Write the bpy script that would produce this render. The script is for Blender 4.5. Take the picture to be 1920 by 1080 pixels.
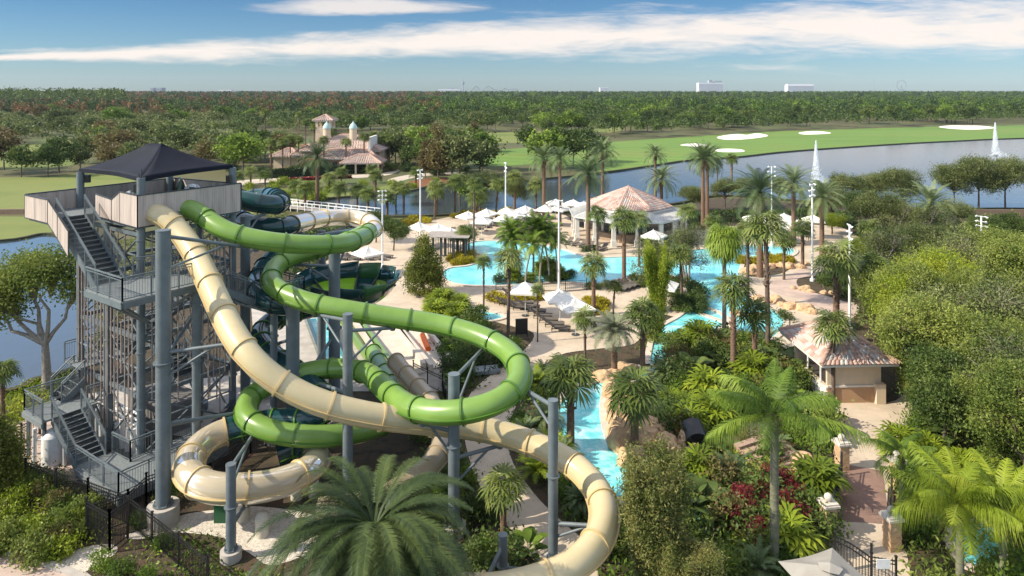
AIR = True
import bpy, math, random
import numpy as np
from mathutils import Vector, Matrix, Euler
from math import radians as R, sin, cos, pi, tan
random.seed(7)
for o in list(bpy.data.objects): bpy.data.objects.remove(o)
SC = bpy.context.scene
# ---------------------------------------------------------------- camera, sky, sun, exposure
H, F, HY = 20.0, 1300.0, 170.0      # eye height, focal length and horizon row in the 1920x1080 photograph
cam_d = bpy.data.cameras.new('camera'); cam = bpy.data.objects.new('camera', cam_d)
SC.collection.objects.link(cam); SC.camera = cam
cam.location = (0, 0, H); cam.rotation_euler = (R(90), 0, 0)
cam_d.sensor_width = 36; cam_d.lens = 36*F/1920
cam_d.shift_y = -(540-HY)/1920
cam_d.clip_start = 0.5; cam_d.clip_end = 30000
SUN_EL, SUN_AZ = R(37), math.atan2(-0.25, -1.0)      # sun stands to the left, slightly behind the camera
sd = Vector((cos(SUN_EL)*cos(SUN_AZ), cos(SUN_EL)*sin(SUN_AZ), sin(SUN_EL)))
sun_d = bpy.data.lights.new('sun', 'SUN'); sun = bpy.data.objects.new('sun', sun_d); SC.collection.objects.link(sun)
sun_d.energy = 5.0; sun_d.angle = R(0.5); sun_d.color = (1, .90, .74)
sun.rotation_euler = (-sd).to_track_quat('-Z', 'Y').to_euler(); sun.location = (-60, 10, 80)
W = bpy.data.worlds.new('World'); SC.world = W; W.use_nodes = True
nt = W.node_tree; nt.nodes.clear()
def wn(t, **k):
    n = nt.nodes.new(t)
    for a, b in k.items(): setattr(n, a, b)
    return n
L = nt.links.new
sky = wn('ShaderNodeTexSky', sky_type='NISHITA', sun_disc=False, sun_elevation=SUN_EL, sun_rotation=math.atan2(sd.x, sd.y),
         altitude=0, air_density=1.0, dust_density=0.35, ozone_density=4.0)
tc = wn('ShaderNodeTexCoord'); sep = wn('ShaderNodeSeparateXYZ'); L(tc.outputs['Generated'], sep.inputs[0])
def wmath(op, a, b=None, c=None, clamp=False):
    n = wn('ShaderNodeMath', operation=op, use_clamp=clamp)
    for i, v in enumerate((a, b, c)):
        if v is None: continue
        if isinstance(v, (int, float)): n.inputs[i].default_value = v
        else: L(v, n.inputs[i])
    return n.outputs[0]
ysafe = wmath('MAXIMUM', sep.outputs['Y'], .05)
au = wmath('DIVIDE', sep.outputs['X'], ysafe)        # tangent of the bearing
av = wmath('DIVIDE', sep.outputs['Z'], ysafe)        # tangent of the elevation
comb = wn('ShaderNodeCombineXYZ'); L(au, comb.inputs[0]); L(av, comb.inputs[1])
def wnoise(sx, sy, det, dist=0., off=(0, 0, 0)):
    mp = wn('ShaderNodeMapping'); L(comb.outputs[0], mp.inputs[0]); mp.inputs['Scale'].default_value = (sx, sy, 1)
    mp.inputs['Location'].default_value = off
    n = wn('ShaderNodeTexNoise'); L(mp.outputs[0], n.inputs['Vector']); n.inputs['Scale'].default_value = 1
    n.inputs['Detail'].default_value = det; n.inputs['Roughness'].default_value = .62; n.inputs['Distortion'].default_value = dist
    return n.outputs['Fac']
# long bank of cirrus: centre line and half width vary with bearing
n1 = wnoise(3.0, 22, 7, .5); n2 = wnoise(9, 60, 5, .8, (3, 1, 0)); n3 = wnoise(1.3, 5, 4, 0, (7, 2, 0))
cen = wmath('ADD', wmath('MULTIPLY', au, .034), wmath('ADD', .072, wmath('MULTIPLY', wmath('SUBTRACT', n3, .5), .03)))
hw = wmath('ADD', wmath('MULTIPLY', wmath('ADD', au, .72, clamp=False), .028), .004)
hw = wmath('MAXIMUM', wmath('MINIMUM', hw, .036), .001)
dist = wmath('DIVIDE', wmath('ABSOLUTE', wmath('SUBTRACT', av, cen)), hw)
edge = wmath('ADD', dist, wmath('MULTIPLY', wmath('SUBTRACT', n1, .5), -3.2))
edge = wmath('ADD', edge, wmath('MULTIPLY', wmath('SUBTRACT', n2, .5), -1.6))
mr = wn('ShaderNodeMapRange', interpolation_type='SMOOTHSTEP'); L(edge, mr.inputs[0])
mr.inputs[1].default_value = 1.55; mr.inputs[2].default_value = .1; mr.inputs[3].default_value = 0; mr.inputs[4].default_value = .92
# thin separate wisp high at the left of centre and faint veil elsewhere
d2 = wmath('ADD', wmath('POWER', wmath('DIVIDE', wmath('SUBTRACT', au, -.2), .14), 2), wmath('POWER', wmath('DIVIDE', wmath('SUBTRACT', av, .121), .012), 2))
e2 = wmath('ADD', d2, wmath('MULTIPLY', wmath('SUBTRACT', n1, .5), -5.0))
m2 = wn('ShaderNodeMapRange', interpolation_type='SMOOTHSTEP'); L(e2, m2.inputs[0])
m2.inputs[1].default_value = 1.6; m2.inputs[2].default_value = .1; m2.inputs[3].default_value = 0; m2.inputs[4].default_value = .75
d3 = wmath('ADD', wmath('POWER', wmath('DIVIDE', wmath('SUBTRACT', au, -.44), .3), 2), wmath('POWER', wmath('DIVIDE', wmath('SUBTRACT', av, .057), .006), 2))
e3 = wmath('ADD', d3, wmath('MULTIPLY', wmath('SUBTRACT', n2, .5), -4.0))
m3 = wn('ShaderNodeMapRange', interpolation_type='SMOOTHSTEP'); L(e3, m3.inputs[0])
m3.inputs[1].default_value = 1.5; m3.inputs[2].default_value = 0; m3.inputs[3].default_value = 0; m3.inputs[4].default_value = .4
cl = wmath('MAXIMUM', wmath('MAXIMUM', mr.outputs[0], m2.outputs[0]), m3.outputs[0])
front = wmath('GREATER_THAN', sep.outputs['Y'], .05)
cl = wmath('MULTIPLY', cl, front)
# visible sky tinted bluer and dimmer by height; left bright above it as fill
ramp = wn('ShaderNodeValToRGB'); L(wmath('MULTIPLY', wmath('ABSOLUTE', av), 4.0, clamp=True), ramp.inputs[0])
ramp.color_ramp.elements[0].color = (.36, .455, .57, 1); ramp.color_ramp.elements[0].position = 0
ramp.color_ramp.elements[1].color = (.21, .33, .43, 1); ramp.color_ramp.elements[1].position = .55
q_ = ramp.color_ramp.elements.new(1.0); q_.color = (1.0, 1.05, 1.1, 1)
tint = wn('ShaderNodeMix', data_type='RGBA', blend_type='MULTIPLY'); tint.inputs[0].default_value = 1
L(sky.outputs[0], tint.inputs[6]); L(ramp.outputs[0], tint.inputs[7])
mixc = wn('ShaderNodeMix', data_type='RGBA'); L(cl, mixc.inputs[0]); L(tint.outputs[2], mixc.inputs[6])
mixc.inputs[7].default_value = (4.9, 4.4, 4.0, 1)
# bright cloud layer added overhead, out of view, to fill the shadows
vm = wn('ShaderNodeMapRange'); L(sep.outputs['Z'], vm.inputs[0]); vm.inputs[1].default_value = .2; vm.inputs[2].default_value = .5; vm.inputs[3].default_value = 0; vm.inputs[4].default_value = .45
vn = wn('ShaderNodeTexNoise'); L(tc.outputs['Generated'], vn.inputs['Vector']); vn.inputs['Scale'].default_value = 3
fill_veil = wn('ShaderNodeMix', data_type='RGBA'); L(wmath('MULTIPLY', vm.outputs[0], wmath('MULTIPLY', vn.outputs['Fac'], 1.6), clamp=True), fill_veil.inputs[0]); L(mixc.outputs[2], fill_veil.inputs[6]); fill_veil.inputs[7].default_value = (9.0, 8.4, 7.8, 1)
bg = wn('ShaderNodeBackground'); L(fill_veil.outputs[2], bg.inputs[0]); bg.inputs[1].default_value = .15
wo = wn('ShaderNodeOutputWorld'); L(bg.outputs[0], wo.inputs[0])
SC.view_settings.view_transform = 'Standard'; SC.view_settings.look = 'None'
SC.view_settings.exposure = 0.55; SC.view_settings.gamma = 1
SC.render.engine = 'CYCLES'
SC.cycles.max_bounces = 8; SC.cycles.transparent_max_bounces = 12

# ---------------------------------------------------------------- helpers
def P(x, y, z=0.):
    """the place at height z that the photograph shows at pixel (x, y)"""
    Y = F*(H-z)/(y-HY)
    return Vector(((x-960)*Y/F, Y, z))
def PD(x, y, Y):
    return Vector(((x-960)*Y/F, Y, H-(y-HY)*Y/F))
COL = SC.collection
def tag(o, label=None, cat=None, group=None, kind=None):
    if label: o['label'] = label
    if cat: o['category'] = cat
    if group: o['group'] = group
    if kind: o['kind'] = kind
    return o
def thing(name, label, cat, loc=(0, 0, 0), rz=0, group=None):
    o = bpy.data.objects.new(name, None); COL.objects.link(o); o.location = loc; o.rotation_euler = (0, 0, rz)
    o.empty_display_size = .2
    return tag(o, label, cat, group)
def place_copy(root, loc, rz=0, sc=1, label=None, group=None):
    r = root.copy(); COL.objects.link(r); r.location = loc; r.rotation_euler = (0, 0, rz)
    r.scale = (sc, sc, sc) if isinstance(sc, (int, float)) else sc
    if label: r['label'] = label
    if group: r['group'] = group
    for ch in root.children:
        c = ch.copy(); COL.objects.link(c); c.parent = r
        for g in ch.children:
            d = g.copy(); COL.objects.link(d); d.parent = c
    return r
ORD = ['first', 'second', 'third', 'fourth', 'fifth', 'sixth', 'seventh', 'eighth', 'ninth', 'tenth', 'eleventh', 'twelfth',
       'thirteenth', 'fourteenth', 'fifteenth', 'sixteenth', 'seventeenth', 'eighteenth', 'nineteenth', 'twentieth']
TENS = ['', '', 'twenty', 'thirty', 'forty', 'fifty', 'sixty', 'seventy', 'eighty', 'ninety']
def ordi(i):
    if i < 20: return ORD[i]
    t, u = divmod(i+1, 10)
    return (TENS[t][:-1]+'ieth') if u == 0 else TENS[t]+'-'+ORD[u-1]

class MB:
    """collects shapes, then links them as one mesh object"""
    def __init__(s): s.v = []; s.f = []; s.mi = []; s.m = 0; s.sm = []
    def add(s, vs, fs, smooth=False):
        n = len(s.v); s.v += [tuple(v) for v in vs]
        for f in fs: s.f.append([i+n for i in f]); s.mi.append(s.m); s.sm.append(smooth)
    def box(s, x0, y0, z0, x1, y1, z1, M=None):
        vs = [Vector(v) for v in ((x0,y0,z0),(x1,y0,z0),(x1,y1,z0),(x0,y1,z0),(x0,y0,z1),(x1,y0,z1),(x1,y1,z1),(x0,y1,z1))]
        if M: vs = [M @ v for v in vs]
        s.add(vs, [(0,3,2,1),(4,5,6,7),(0,1,5,4),(1,2,6,5),(2,3,7,6),(3,0,4,7)])
    def bar(s, a, b, w, h=None, up=Vector((0, 0, 1))):
        """square bar from a to b"""
        a = Vector(a); b = Vector(b); h = h or w; d = (b-a)
        if d.length < 1e-6: return
        d.normalize()
        if abs(d.dot(up)) > .97: up = Vector((0, 1, 0))
        x = d.cross(up).normalized()*w/2; y = x.cross(d).normalized()*h/2
        vs = [a-x-y, a+x-y, a+x+y, a-x+y, b-x-y, b+x-y, b+x+y, b-x+y]
        s.add(vs, [(0,3,2,1),(4,5,6,7),(0,1,5,4),(1,2,6,5),(2,3,7,6),(3,0,4,7)])
    def cyl(s, a, b, r, r2=None, n=12, cap=True):
        a = Vector(a); b = Vector(b); r2 = r if r2 is None else r2; d = (b-a).normalized()
        up = Vector((0, 0, 1)) if abs(d.z) < .95 else Vector((0, 1, 0))
        x = d.cross(up).normalized(); y = x.cross(d)
        vs = []
        for c, q in ((a, r), (b, r2)):
            for i in range(n):
                t = 2*pi*i/n; vs.append(c+(x*cos(t)+y*sin(t))*q)
        fs = [(i, (i+1) % n, n+(i+1) % n, n+i) for i in range(n)]
        s.add(vs, fs, True)
        if cap: s.add(vs, [tuple(range(n-1, -1, -1)), tuple(range(n, 2*n))])
    def tube(s, pts, r, n=10, cap=True):
        pts = [Vector(p) for p in pts]; k = len(pts)
        rs = r if isinstance(r, (list, tuple)) else [r]*k
        vs = []; px = None
        for i, p in enumerate(pts):
            d = (pts[min(i+1, k-1)]-pts[max(i-1, 0)]).normalized()
            if px is None:
                up = Vector((0, 0, 1)) if abs(d.z) < .9 else Vector((0, 1, 0)); px = d.cross(up).normalized()
            px = (px-d*px.dot(d)).normalized(); y = px.cross(d)
            for j in range(n):
                t = 2*pi*j/n; vs.append(p+(px*cos(t)+y*sin(t))*rs[i])
        fs = [(i*n+j, i*n+(j+1) % n, (i+1)*n+(j+1) % n, (i+1)*n+j) for i in range(k-1) for j in range(n)]
        s.add(vs, fs, True)
        if cap: s.add(vs, [tuple(range(n-1, -1, -1)), tuple(range((k-1)*n, k*n))])
    def prism(s, poly, z0, z1, M=None):
        n = len(poly)
        vs = [Vector((p[0], p[1], z0)) for p in poly]+[Vector((p[0], p[1], z1)) for p in poly]
        if M: vs = [M @ v for v in vs]
        s.add(vs, [tuple(range(n-1, -1, -1)), tuple(range(n, 2*n))]+[(i, (i+1) % n, n+(i+1) % n, n+i) for i in range(n)])
    def lathe(s, prof, n=24, c=(0, 0, 0), smooth=True):
        vs = []; m = len(prof)
        for r, z in prof:
            for j in range(n):
                t = 2*pi*j/n; vs.append((c[0]+r*cos(t), c[1]+r*sin(t), c[2]+z))
        s.add(vs, [(i*n+j, i*n+(j+1) % n, (i+1)*n+(j+1) % n, (i+1)*n+j) for i in range(m-1) for j in range(n)], smooth)
    def build(s, name, mat=None, parent=None, shade=True):
        us = sorted({i for f in s.f for i in f})
        if len(us) < len(s.v): mp_ = {a: i for i, a in enumerate(us)}; s.v = [s.v[a] for a in us]; s.f = [[mp_[i] for i in f] for f in s.f]
        me = bpy.data.meshes.new(name); me.from_pydata(s.v, [], s.f)
        mats = mat if isinstance(mat, (list, tuple)) else [mat]
        for m in mats:
            if m: me.materials.append(m)
        if len(mats) > 1: me.polygons.foreach_set('material_index', s.mi)
        if shade: me.polygons.foreach_set('use_smooth', s.sm)
        me.update()
        o = bpy.data.objects.new(name, me); COL.objects.link(o)
        if parent: o.parent = parent
        return o

def np_mesh(name, V, quads, mat, parent=None, var=None, tris=False):
    """big mesh from arrays: V (n,3), quads (m,4 or 3); var is one random value per face"""
    me = bpy.data.meshes.new(name); k = quads.shape[1]; m = len(quads)
    me.vertices.add(len(V)); me.vertices.foreach_set('co', np.ascontiguousarray(V, dtype=np.float32).ravel())
    me.loops.add(m*k); me.loops.foreach_set('vertex_index', np.ascontiguousarray(quads, dtype=np.int32).ravel())
    me.polygons.add(m); me.polygons.foreach_set('loop_start', np.arange(0, m*k, k, dtype=np.int32))
    me.polygons.foreach_set('loop_total', np.full(m, k, dtype=np.int32))
    if var is not None:
        at = me.attributes.new('v', 'FLOAT', 'FACE'); at.data.foreach_set('value', np.ascontiguousarray(var, dtype=np.float32))
    me.update(calc_edges=True); me.validate()
    if mat: me.materials.append(mat)
    if name is None: return me
    o = bpy.data.objects.new(name, me); COL.objects.link(o)
    if parent: o.parent = parent
    return o

# ---------------------------------------------------------------- materials
def col(c):
    return (c[0], c[1], c[2], 1)
MATS = {}
def mat(name, c1, c2=None, scale=4., rough=.7, bump=0., bscale=None, metal=0., spec=.4, coord='Object', detail=5, stretch=None, coat=0, c3=None, lo=.35, hi=.65):
    """noise-mottled principled surface"""
    if name in MATS: return MATS[name]
    m = bpy.data.materials.new(name); m.use_nodes = True; t = m.node_tree; b = t.nodes['Principled BSDF']; l = t.links.new
    b.inputs['Roughness'].default_value = rough; b.inputs['Metallic'].default_value = metal
    b.inputs['Specular IOR Level'].default_value = spec; b.inputs['Coat Weight'].default_value = coat
    b.inputs['Coat Roughness'].default_value = .08
    tcn = t.nodes.new('ShaderNodeTexCoord'); src = tcn.outputs[coord]
    if coord == 'World':
        pass
    if stretch:
        mp = t.nodes.new('ShaderNodeMapping'); l(src, mp.inputs[0]); mp.inputs['Scale'].default_value = stretch; src = mp.outputs[0]
    n = t.nodes.new('ShaderNodeTexNoise'); l(src, n.inputs['Vector']); n.inputs['Scale'].default_value = scale
    n.inputs['Detail'].default_value = detail; n.inputs['Roughness'].default_value = .6
    cr = t.nodes.new('ShaderNodeValToRGB'); l(n.outputs['Fac'], cr.inputs[0])
    c2 = c2 or tuple(v*.8 for v in c1)
    cr.color_ramp.elements[0].position = lo; cr.color_ramp.elements[0].color = col(c1)
    cr.color_ramp.elements[1].position = hi; cr.color_ramp.elements[1].color = col(c2)
    if c3:
        e = cr.color_ramp.elements.new((lo+hi)/2); e.color = col(c3)
    l(cr.outputs[0], b.inputs['Base Color'])
    if bump:
        n2 = t.nodes.new('ShaderNodeTexNoise'); l(src, n2.inputs['Vector']); n2.inputs['Scale'].default_value = bscale or scale*6
        n2.inputs['Detail'].default_value = 6
        bp = t.nodes.new('ShaderNodeBump'); bp.inputs['Strength'].default_value = bump; bp.inputs['Distance'].default_value = .05
        l(n2.outputs['Fac'], bp.inputs['Height']); l(bp.outputs[0], b.inputs['Normal'])
    MATS[name] = m
    return m
def leafmat(name, dark, mid, light, trans=.3, rough=.55, clump=.35):
    """leaves: one random value per leaf, object to object shift, larger patches of tone"""
    if name in MATS: return MATS[name]
    m = bpy.data.materials.new(name); m.use_nodes = True; t = m.node_tree; b = t.nodes['Principled BSDF']; l = t.links.new
    out = t.nodes['Material Output']
    b.inputs['Roughness'].default_value = rough; b.inputs['Specular IOR Level'].default_value = .25
    at = t.nodes.new('ShaderNodeAttribute'); at.attribute_name = 'v'
    tcn = t.nodes.new('ShaderNodeTexCoord'); n = t.nodes.new('ShaderNodeTexNoise'); l(tcn.outputs['Object'], n.inputs['Vector'])
    n.inputs['Scale'].default_value = clump; n.inputs['Detail'].default_value = 3
    oi = t.nodes.new('ShaderNodeObjectInfo')
    def mth(op, a, c):
        q = t.nodes.new('ShaderNodeMath'); q.operation = op
        for i, v in enumerate((a, c)):
            if isinstance(v, (int, float)): q.inputs[i].default_value = v
            else: l(v, q.inputs[i])
        return q.outputs[0]
    f = mth('ADD', mth('MULTIPLY', at.outputs['Fac'], .5), mth('MULTIPLY', mth('SUBTRACT', n.outputs['Fac'], .5), 1.5))
    f = mth('ADD', f, .25); f = mth('ADD', f, mth('MULTIPLY', mth('SUBTRACT', oi.outputs['Random'], .5), .35))
    cr = t.nodes.new('ShaderNodeValToRGB'); l(f, cr.inputs[0])
    e = cr.color_ramp.elements; e[0].position = .1; e[0].color = col(dark); e[1].position = .9; e[1].color = col(light)
    q = e.new(.5); q.color = col(mid)
    l(cr.outputs[0], b.inputs['Base Color'])
    tr = t.nodes.new('ShaderNodeBsdfTranslucent'); l(cr.outputs[0], tr.inputs[0])
    mx = t.nodes.new('ShaderNodeMixShader'); mx.inputs[0].default_value = trans
    l(b.outputs[0], mx.inputs[1]); l(tr.outputs[0], mx.inputs[2]); l(mx.outputs[0], out.inputs[0])
    MATS[name] = m
    return m

steel = mat('steel_grey', (.13, .16, .17), (.10, .12, .13), 2, .45, metal=.0, spec=.5)
steel_dark = mat('steel_dark', (.05, .058, .06), (.035, .04, .042), 2, .5, spec=.4)
steel_lite = mat('steel_light', (.22, .25, .26), (.17, .19, .2), 3, .45)
grate = mat('grating', (.14, .16, .165), (.2, .22, .22), 9, .6, bump=.2)
black = mat('black_metal', (.012, .012, .013), (.02, .02, .02), 4, .4)
white = mat('white_paint', (.75, .75, .73), (.62, .62, .6), 3, .5)
concrete = mat('concrete', (.46, .42, .37), (.34, .31, .27), 1.2, .85, bump=.15)
wood = mat('timber', (.42, .33, .27), (.28, .22, .19), 3, .75, stretch=(4, 4, .3))
bark = mat('bark', (.16, .115, .08), (.075, .055, .042), 5, .9, bump=.8, bscale=14, stretch=(1, 1, .5))
bark_pale = mat('bark_pale', (.33, .29, .24), (.2, .17, .14), 5, .9, bump=.6, bscale=14)
palmbark = mat('palm_bark', (.24, .15, .095), (.1, .06, .04), 8, .9, bump=1., bscale=10, stretch=(1, 1, 3))

def joints(m, w=1.8, h=1.8, dark=.82, mortar=.012, rot=.3):
    t = m.node_tree; b = t.nodes['Principled BSDF']; src = b.inputs['Base Color'].links[0].from_socket
    tcn = t.nodes.new('ShaderNodeTexCoord'); mp = t.nodes.new('ShaderNodeMapping'); mp.inputs['Rotation'].default_value = (0, 0, rot)
    t.links.new(tcn.outputs['Object'], mp.inputs[0]); br = t.nodes.new('ShaderNodeTexBrick'); t.links.new(mp.outputs[0], br.inputs['Vector'])
    br.inputs['Scale'].default_value = 1; br.inputs['Mortar Size'].default_value = mortar; br.inputs['Brick Width'].default_value = w; br.inputs['Row Height'].default_value = h
    br.inputs['Color1'].default_value = (1, 1, 1, 1); br.inputs['Color2'].default_value = (.93, .93, .93, 1); br.inputs['Mortar'].default_value = (dark, dark*.97, dark*.94, 1)
    mx = t.nodes.new('ShaderNodeMix'); mx.data_type = 'RGBA'; mx.blend_type = 'MULTIPLY'; mx.inputs[0].default_value = 1
    t.links.new(src, mx.inputs[6]); t.links.new(br.outputs[0], mx.inputs[7])
    n = t.nodes.new('ShaderNodeTexNoise'); n.inputs['Scale'].default_value = .9; n.inputs['Detail'].default_value = 8; n.inputs['Roughness'].default_value = .7; t.links.new(tcn.outputs['Object'], n.inputs['Vector'])
    mr_ = t.nodes.new('ShaderNodeMapRange'); mr_.inputs[1].default_value = .3; mr_.inputs[2].default_value = .7; mr_.inputs[3].default_value = .82; mr_.inputs[4].default_value = 1.06; t.links.new(n.outputs['Fac'], mr_.inputs[0])
    m2_ = t.nodes.new('ShaderNodeMix'); m2_.data_type = 'RGBA'; m2_.blend_type = 'MULTIPLY'; m2_.inputs[0].default_value = 1
    t.links.new(mx.outputs[2], m2_.inputs[6]); t.links.new(mr_.outputs[0], m2_.inputs[7]); t.links.new(m2_.outputs[2], b.inputs['Base Color'])
# ---------------------------------------------------------------- ground, water, paving
from mathutils.geometry import tessellate_polygon
def smooth_poly(pts, k=5):
    n = len(pts); out = []
    for i in range(n):
        p0, p1, p2, p3 = [Vector(pts[(i+j-1) % n]) for j in range(4)]
        for s in range(k):
            t = s/k
            out.append(.5*((2*p1)+(p2-p0)*t+(2*p0-5*p1+4*p2-p3)*t*t+(3*p1-3*p2+p3-p0)*t**3))
    return out
def ground_poly(px, k=5):
    w = [P(x, y)[:2] for x, y in px]
    return [Vector((p[0], p[1])) for p in (smooth_poly(w, k) if k else [Vector(q) for q in w])]
def sheet(name, poly, z, m, kind='structure'):
    vs = [Vector((p[0], p[1], z)) for p in poly]
    fs = tessellate_polygon([vs]); b = MB()
    fs2 = []
    for f in fs:
        a, c, d = (vs[i] for i in f)
        fs2.append(f if (c-a).cross(d-a).z > 0 else f[::-1])
    b.add(vs, fs2); o = b.build(name, m); o['kind'] = kind
    return o
def kerb(name, poly, w, z0, z1, m, closed=True, jit=0.):
    """raised rim along a closed outline"""
    n = len(poly); b = MB(); outer = []
    area = sum(poly[i].x*poly[(i+1) % n].y-poly[(i+1) % n].x*poly[i].y for i in range(n))
    sg = 1 if area > 0 else -1
    for i in range(n):
        d = (poly[(i+1) % n]-poly[i-1]); d.normalize(); outer.append(poly[i]+Vector((d.y, -d.x))*w*sg)
    vs = []
    for i in range(n):
        a, c = poly[i], outer[i]
        vs += [(a.x, a.y, z0), (a.x, a.y, z1), (c.x, c.y, z1), (c.x, c.y, z0)]
    fs = []
    for i in range(n):
        j = (i+1) % n
        for q in range(3): fs.append((i*4+q, i*4+q+1, j*4+q+1, j*4+q) if sg < 0 else (i*4+q, j*4+q, j*4+q+1, i*4+q+1))
    b.add(vs, fs); o = b.build(name, m); o['kind'] = 'structure'
    return o
def inside(poly, x, y):
    c = np.zeros(x.shape, bool); n = len(poly); j = n-1
    for i in range(n):
        xi, yi = poly[i].x, poly[i].y; xj, yj = poly[j].x, poly[j].y
        if yi != yj:
            c ^= ((yi > y) != (yj > y)) & (x < (xj-xi)*(y-yi)/(yj-yi)+xi)
        j = i
    return c

g_rough = mat('rough_grass', (.075, .105, .028), (.055, .08, .024), .03, .95, bump=0, c3=(.095, .085, .035))
g_lawn = mat('lawn', (.13, .17, .035), (.10, .145, .026), .05, .95, c3=(.155, .175, .04))
g_fair = mat('fairway', (.11, .20, .03), (.16, .22, .04), .012, .95, c3=(.13, .235, .035), stretch=(1, 3, 1))
g_mulch = mat('mulch', (.085, .045, .03), (.035, .022, .016), 1.5, .95, bump=.9, bscale=12, c3=(.06, .05, .025))
g_deck = mat('deck_paving', (.57, .48, .36), (.47, .39, .29), .35, .85, bump=.1, c3=(.55, .45, .34))
g_path = mat('path_paving', (.55, .425, .35), (.44, .335, .28), .6, .85, bump=.1)
joints(g_deck, 2.4, 2.4); joints(g_path, .9, .45, .85, .01, .1); joints(g_fair, 400, 9, .9, 2.5, .5)
g_gravel = mat('white_gravel', (.66, .60, .50), (.40, .36, .29), 9, .95, bump=1., bscale=18, c3=(.58, .52, .44))
g_sand = mat('bunker_sand', (.85, .80, .70), (.78, .72, .62), .1, .95)
g_cart = mat('cart_path', (.50, .44, .35), (.42, .36, .29), .3, .9)
g_red = mat('red_mulch', (.22, .08, .03), (.13, .06, .025), .6, .95, bump=.4)

def watermat(name, c1, c2, scale, rough, bstr, bscale, stretch=None, spec=.5, c3=None, foam=None):
    m = mat(name, c1, c2, scale, rough, spec=spec, c3=c3); t = m.node_tree; b = t.nodes['Principled BSDF']
    tcn = t.nodes.new('ShaderNodeTexCoord'); src = tcn.outputs['Object']
    if stretch:
        mp = t.nodes.new('ShaderNodeMapping'); t.links.new(src, mp.inputs[0]); mp.inputs['Scale'].default_value = stretch; src = mp.outputs[0]
    n = t.nodes.new('ShaderNodeTexNoise'); n.inputs['Scale'].default_value = bscale; n.inputs['Detail'].default_value = 4
    t.links.new(src, n.inputs['Vector']); bp = t.nodes.new('ShaderNodeBump'); bp.inputs['Strength'].default_value = bstr
    bp.inputs['Distance'].default_value = .1; t.links.new(n.outputs['Fac'], bp.inputs['Height']); t.links.new(bp.outputs[0], b.inputs['Normal'])
    return m
w_lake = watermat('lake_water', (.035, .05, .06), (.05, .065, .075), .02, .12, .25, .7, (1, .6, 1), spec=.6)
w_pool = watermat('pool_water', (.15, .56, .63), (.30, .70, .73), .3, .05, .4, 1.6, spec=.35, c3=(.22, .66, .72))
w_river = watermat('river_water', (.10, .50, .54), (.45, .74, .73), .9, .1, .6, 2.5, spec=.4, c3=(.17, .60, .62))

b = MB(); b.add([(-9000, -60, 0), (9000, -60, 0), (9000, 14000, 0), (-9000, 14000, 0)], [(0, 1, 2, 3)]); b.build('ground', g_rough)['kind'] = 'structure'
resort = ground_poly([(-900, 900), (-700, 1500), (2900, 1500), (2700, 500), (2300, 402), (1920, 398), (1700, 396), (1500, 382), (1350, 372), (1250, 390), (1100, 392),
                      (1000, 398), (880, 406), (740, 412), (640, 408), (560, 405), (480, 410), (300, 460), (175, 540), (150, 690), (90, 725), (0, 760), (-300, 790)])
sheet('planting_bed', resort, .012, g_mulch)
LAWNS = [[(-260, 338), (60, 332), (150, 326), (260, 330), (250, 392), (150, 400), (0, 392), (-260, 392)],
         [(-260, 408), (0, 406), (120, 410), (110, 425), (85, 440), (0, 452), (-260, 455)],
         [(330, 262), (420, 257), (500, 256), (560, 262), (560, 290), (460, 288), (380, 285), (335, 275)],
         [(-60, 286), (60, 270), (130, 264), (165, 275), (160, 300), (100, 315), (0, 318), (-80, 312)],
         [(440, 390), (520, 372), (620, 358), (700, 352), (800, 335), (880, 330), (870, 346), (800, 354), (700, 368), (600, 376), (520, 398), (460, 400)],
         [(700, 250), (860, 250), (1000, 246), (1100, 243), (1160, 236), (1160, 246), (1000, 266), (860, 268), (760, 272), (690, 262)]]
for q in LAWNS: sheet('lawn', ground_poly(q), .02, g_lawn)
FAIR = [(880, 288), (960, 279), (1060, 274), (1150, 266), (1300, 256), (1420, 248), (1560, 243), (1700, 239), (1900, 235), (2300, 228), (3200, 222),
        (3200, 246), (2300, 252), (1920, 262), (1800, 267), (1700, 272), (1560, 281), (1460, 289), (1390, 297), (1300, 303), (1230, 313), (1170, 321), (1120, 322), (1060, 312), (1000, 308), (930, 312), (890, 304)]
sheet('fairway', ground_poly(FAIR), .028, g_fair)
for q in ([(1345, 257), (1380, 251), (1400, 253), (1420, 250), (1440, 255), (1400, 261), (1360, 262)], [(1498, 249), (1520, 246), (1545, 247), (1558, 250), (1530, 252), (1505, 252)],
          [(1275, 272), (1300, 269), (1325, 272), (1330, 275), (1300, 275)], [(1340, 281), (1365, 279), (1392, 281), (1392, 285), (1350, 285)],
          [(1760, 238), (1790, 235), (1840, 236), (1865, 240), (1830, 243), (1790, 242)]):
    sheet('sand_bunker', ground_poly(q, 6), .05, g_sand)
LAKE = [(560, 392), (600, 376), (700, 368), (760, 362), (810, 351), (870, 345), (960, 342), (1040, 335), (1110, 328), (1170, 320), (1230, 311), (1300, 301), (1390, 295), (1460, 287), (1560, 279), (1700, 270),
        (1800, 265), (1920, 260), (2300, 250), (3200, 244), (3200, 420), (2300, 400), (1920, 393), (1780, 394), (1700, 392), (1500, 378), (1350, 368), (1250, 385), (1100, 388), (1000, 394), (880, 402), (740, 407), (640, 402), (580, 400)]
sheet('lake', ground_poly(LAKE), .036, w_lake)
kerb('lake_bank', ground_poly(LAKE), .7, 0, .35, mat('bank_earth', (.07, .06, .03), (.04, .05, .02), .4, .95))
LAKE2 = [(-900, 468), (-260, 462), (0, 454), (85, 441), (130, 455), (175, 520), (185, 600), (160, 672), (120, 700), (60, 716), (0, 738), (-300, 760), (-900, 820)]
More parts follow.
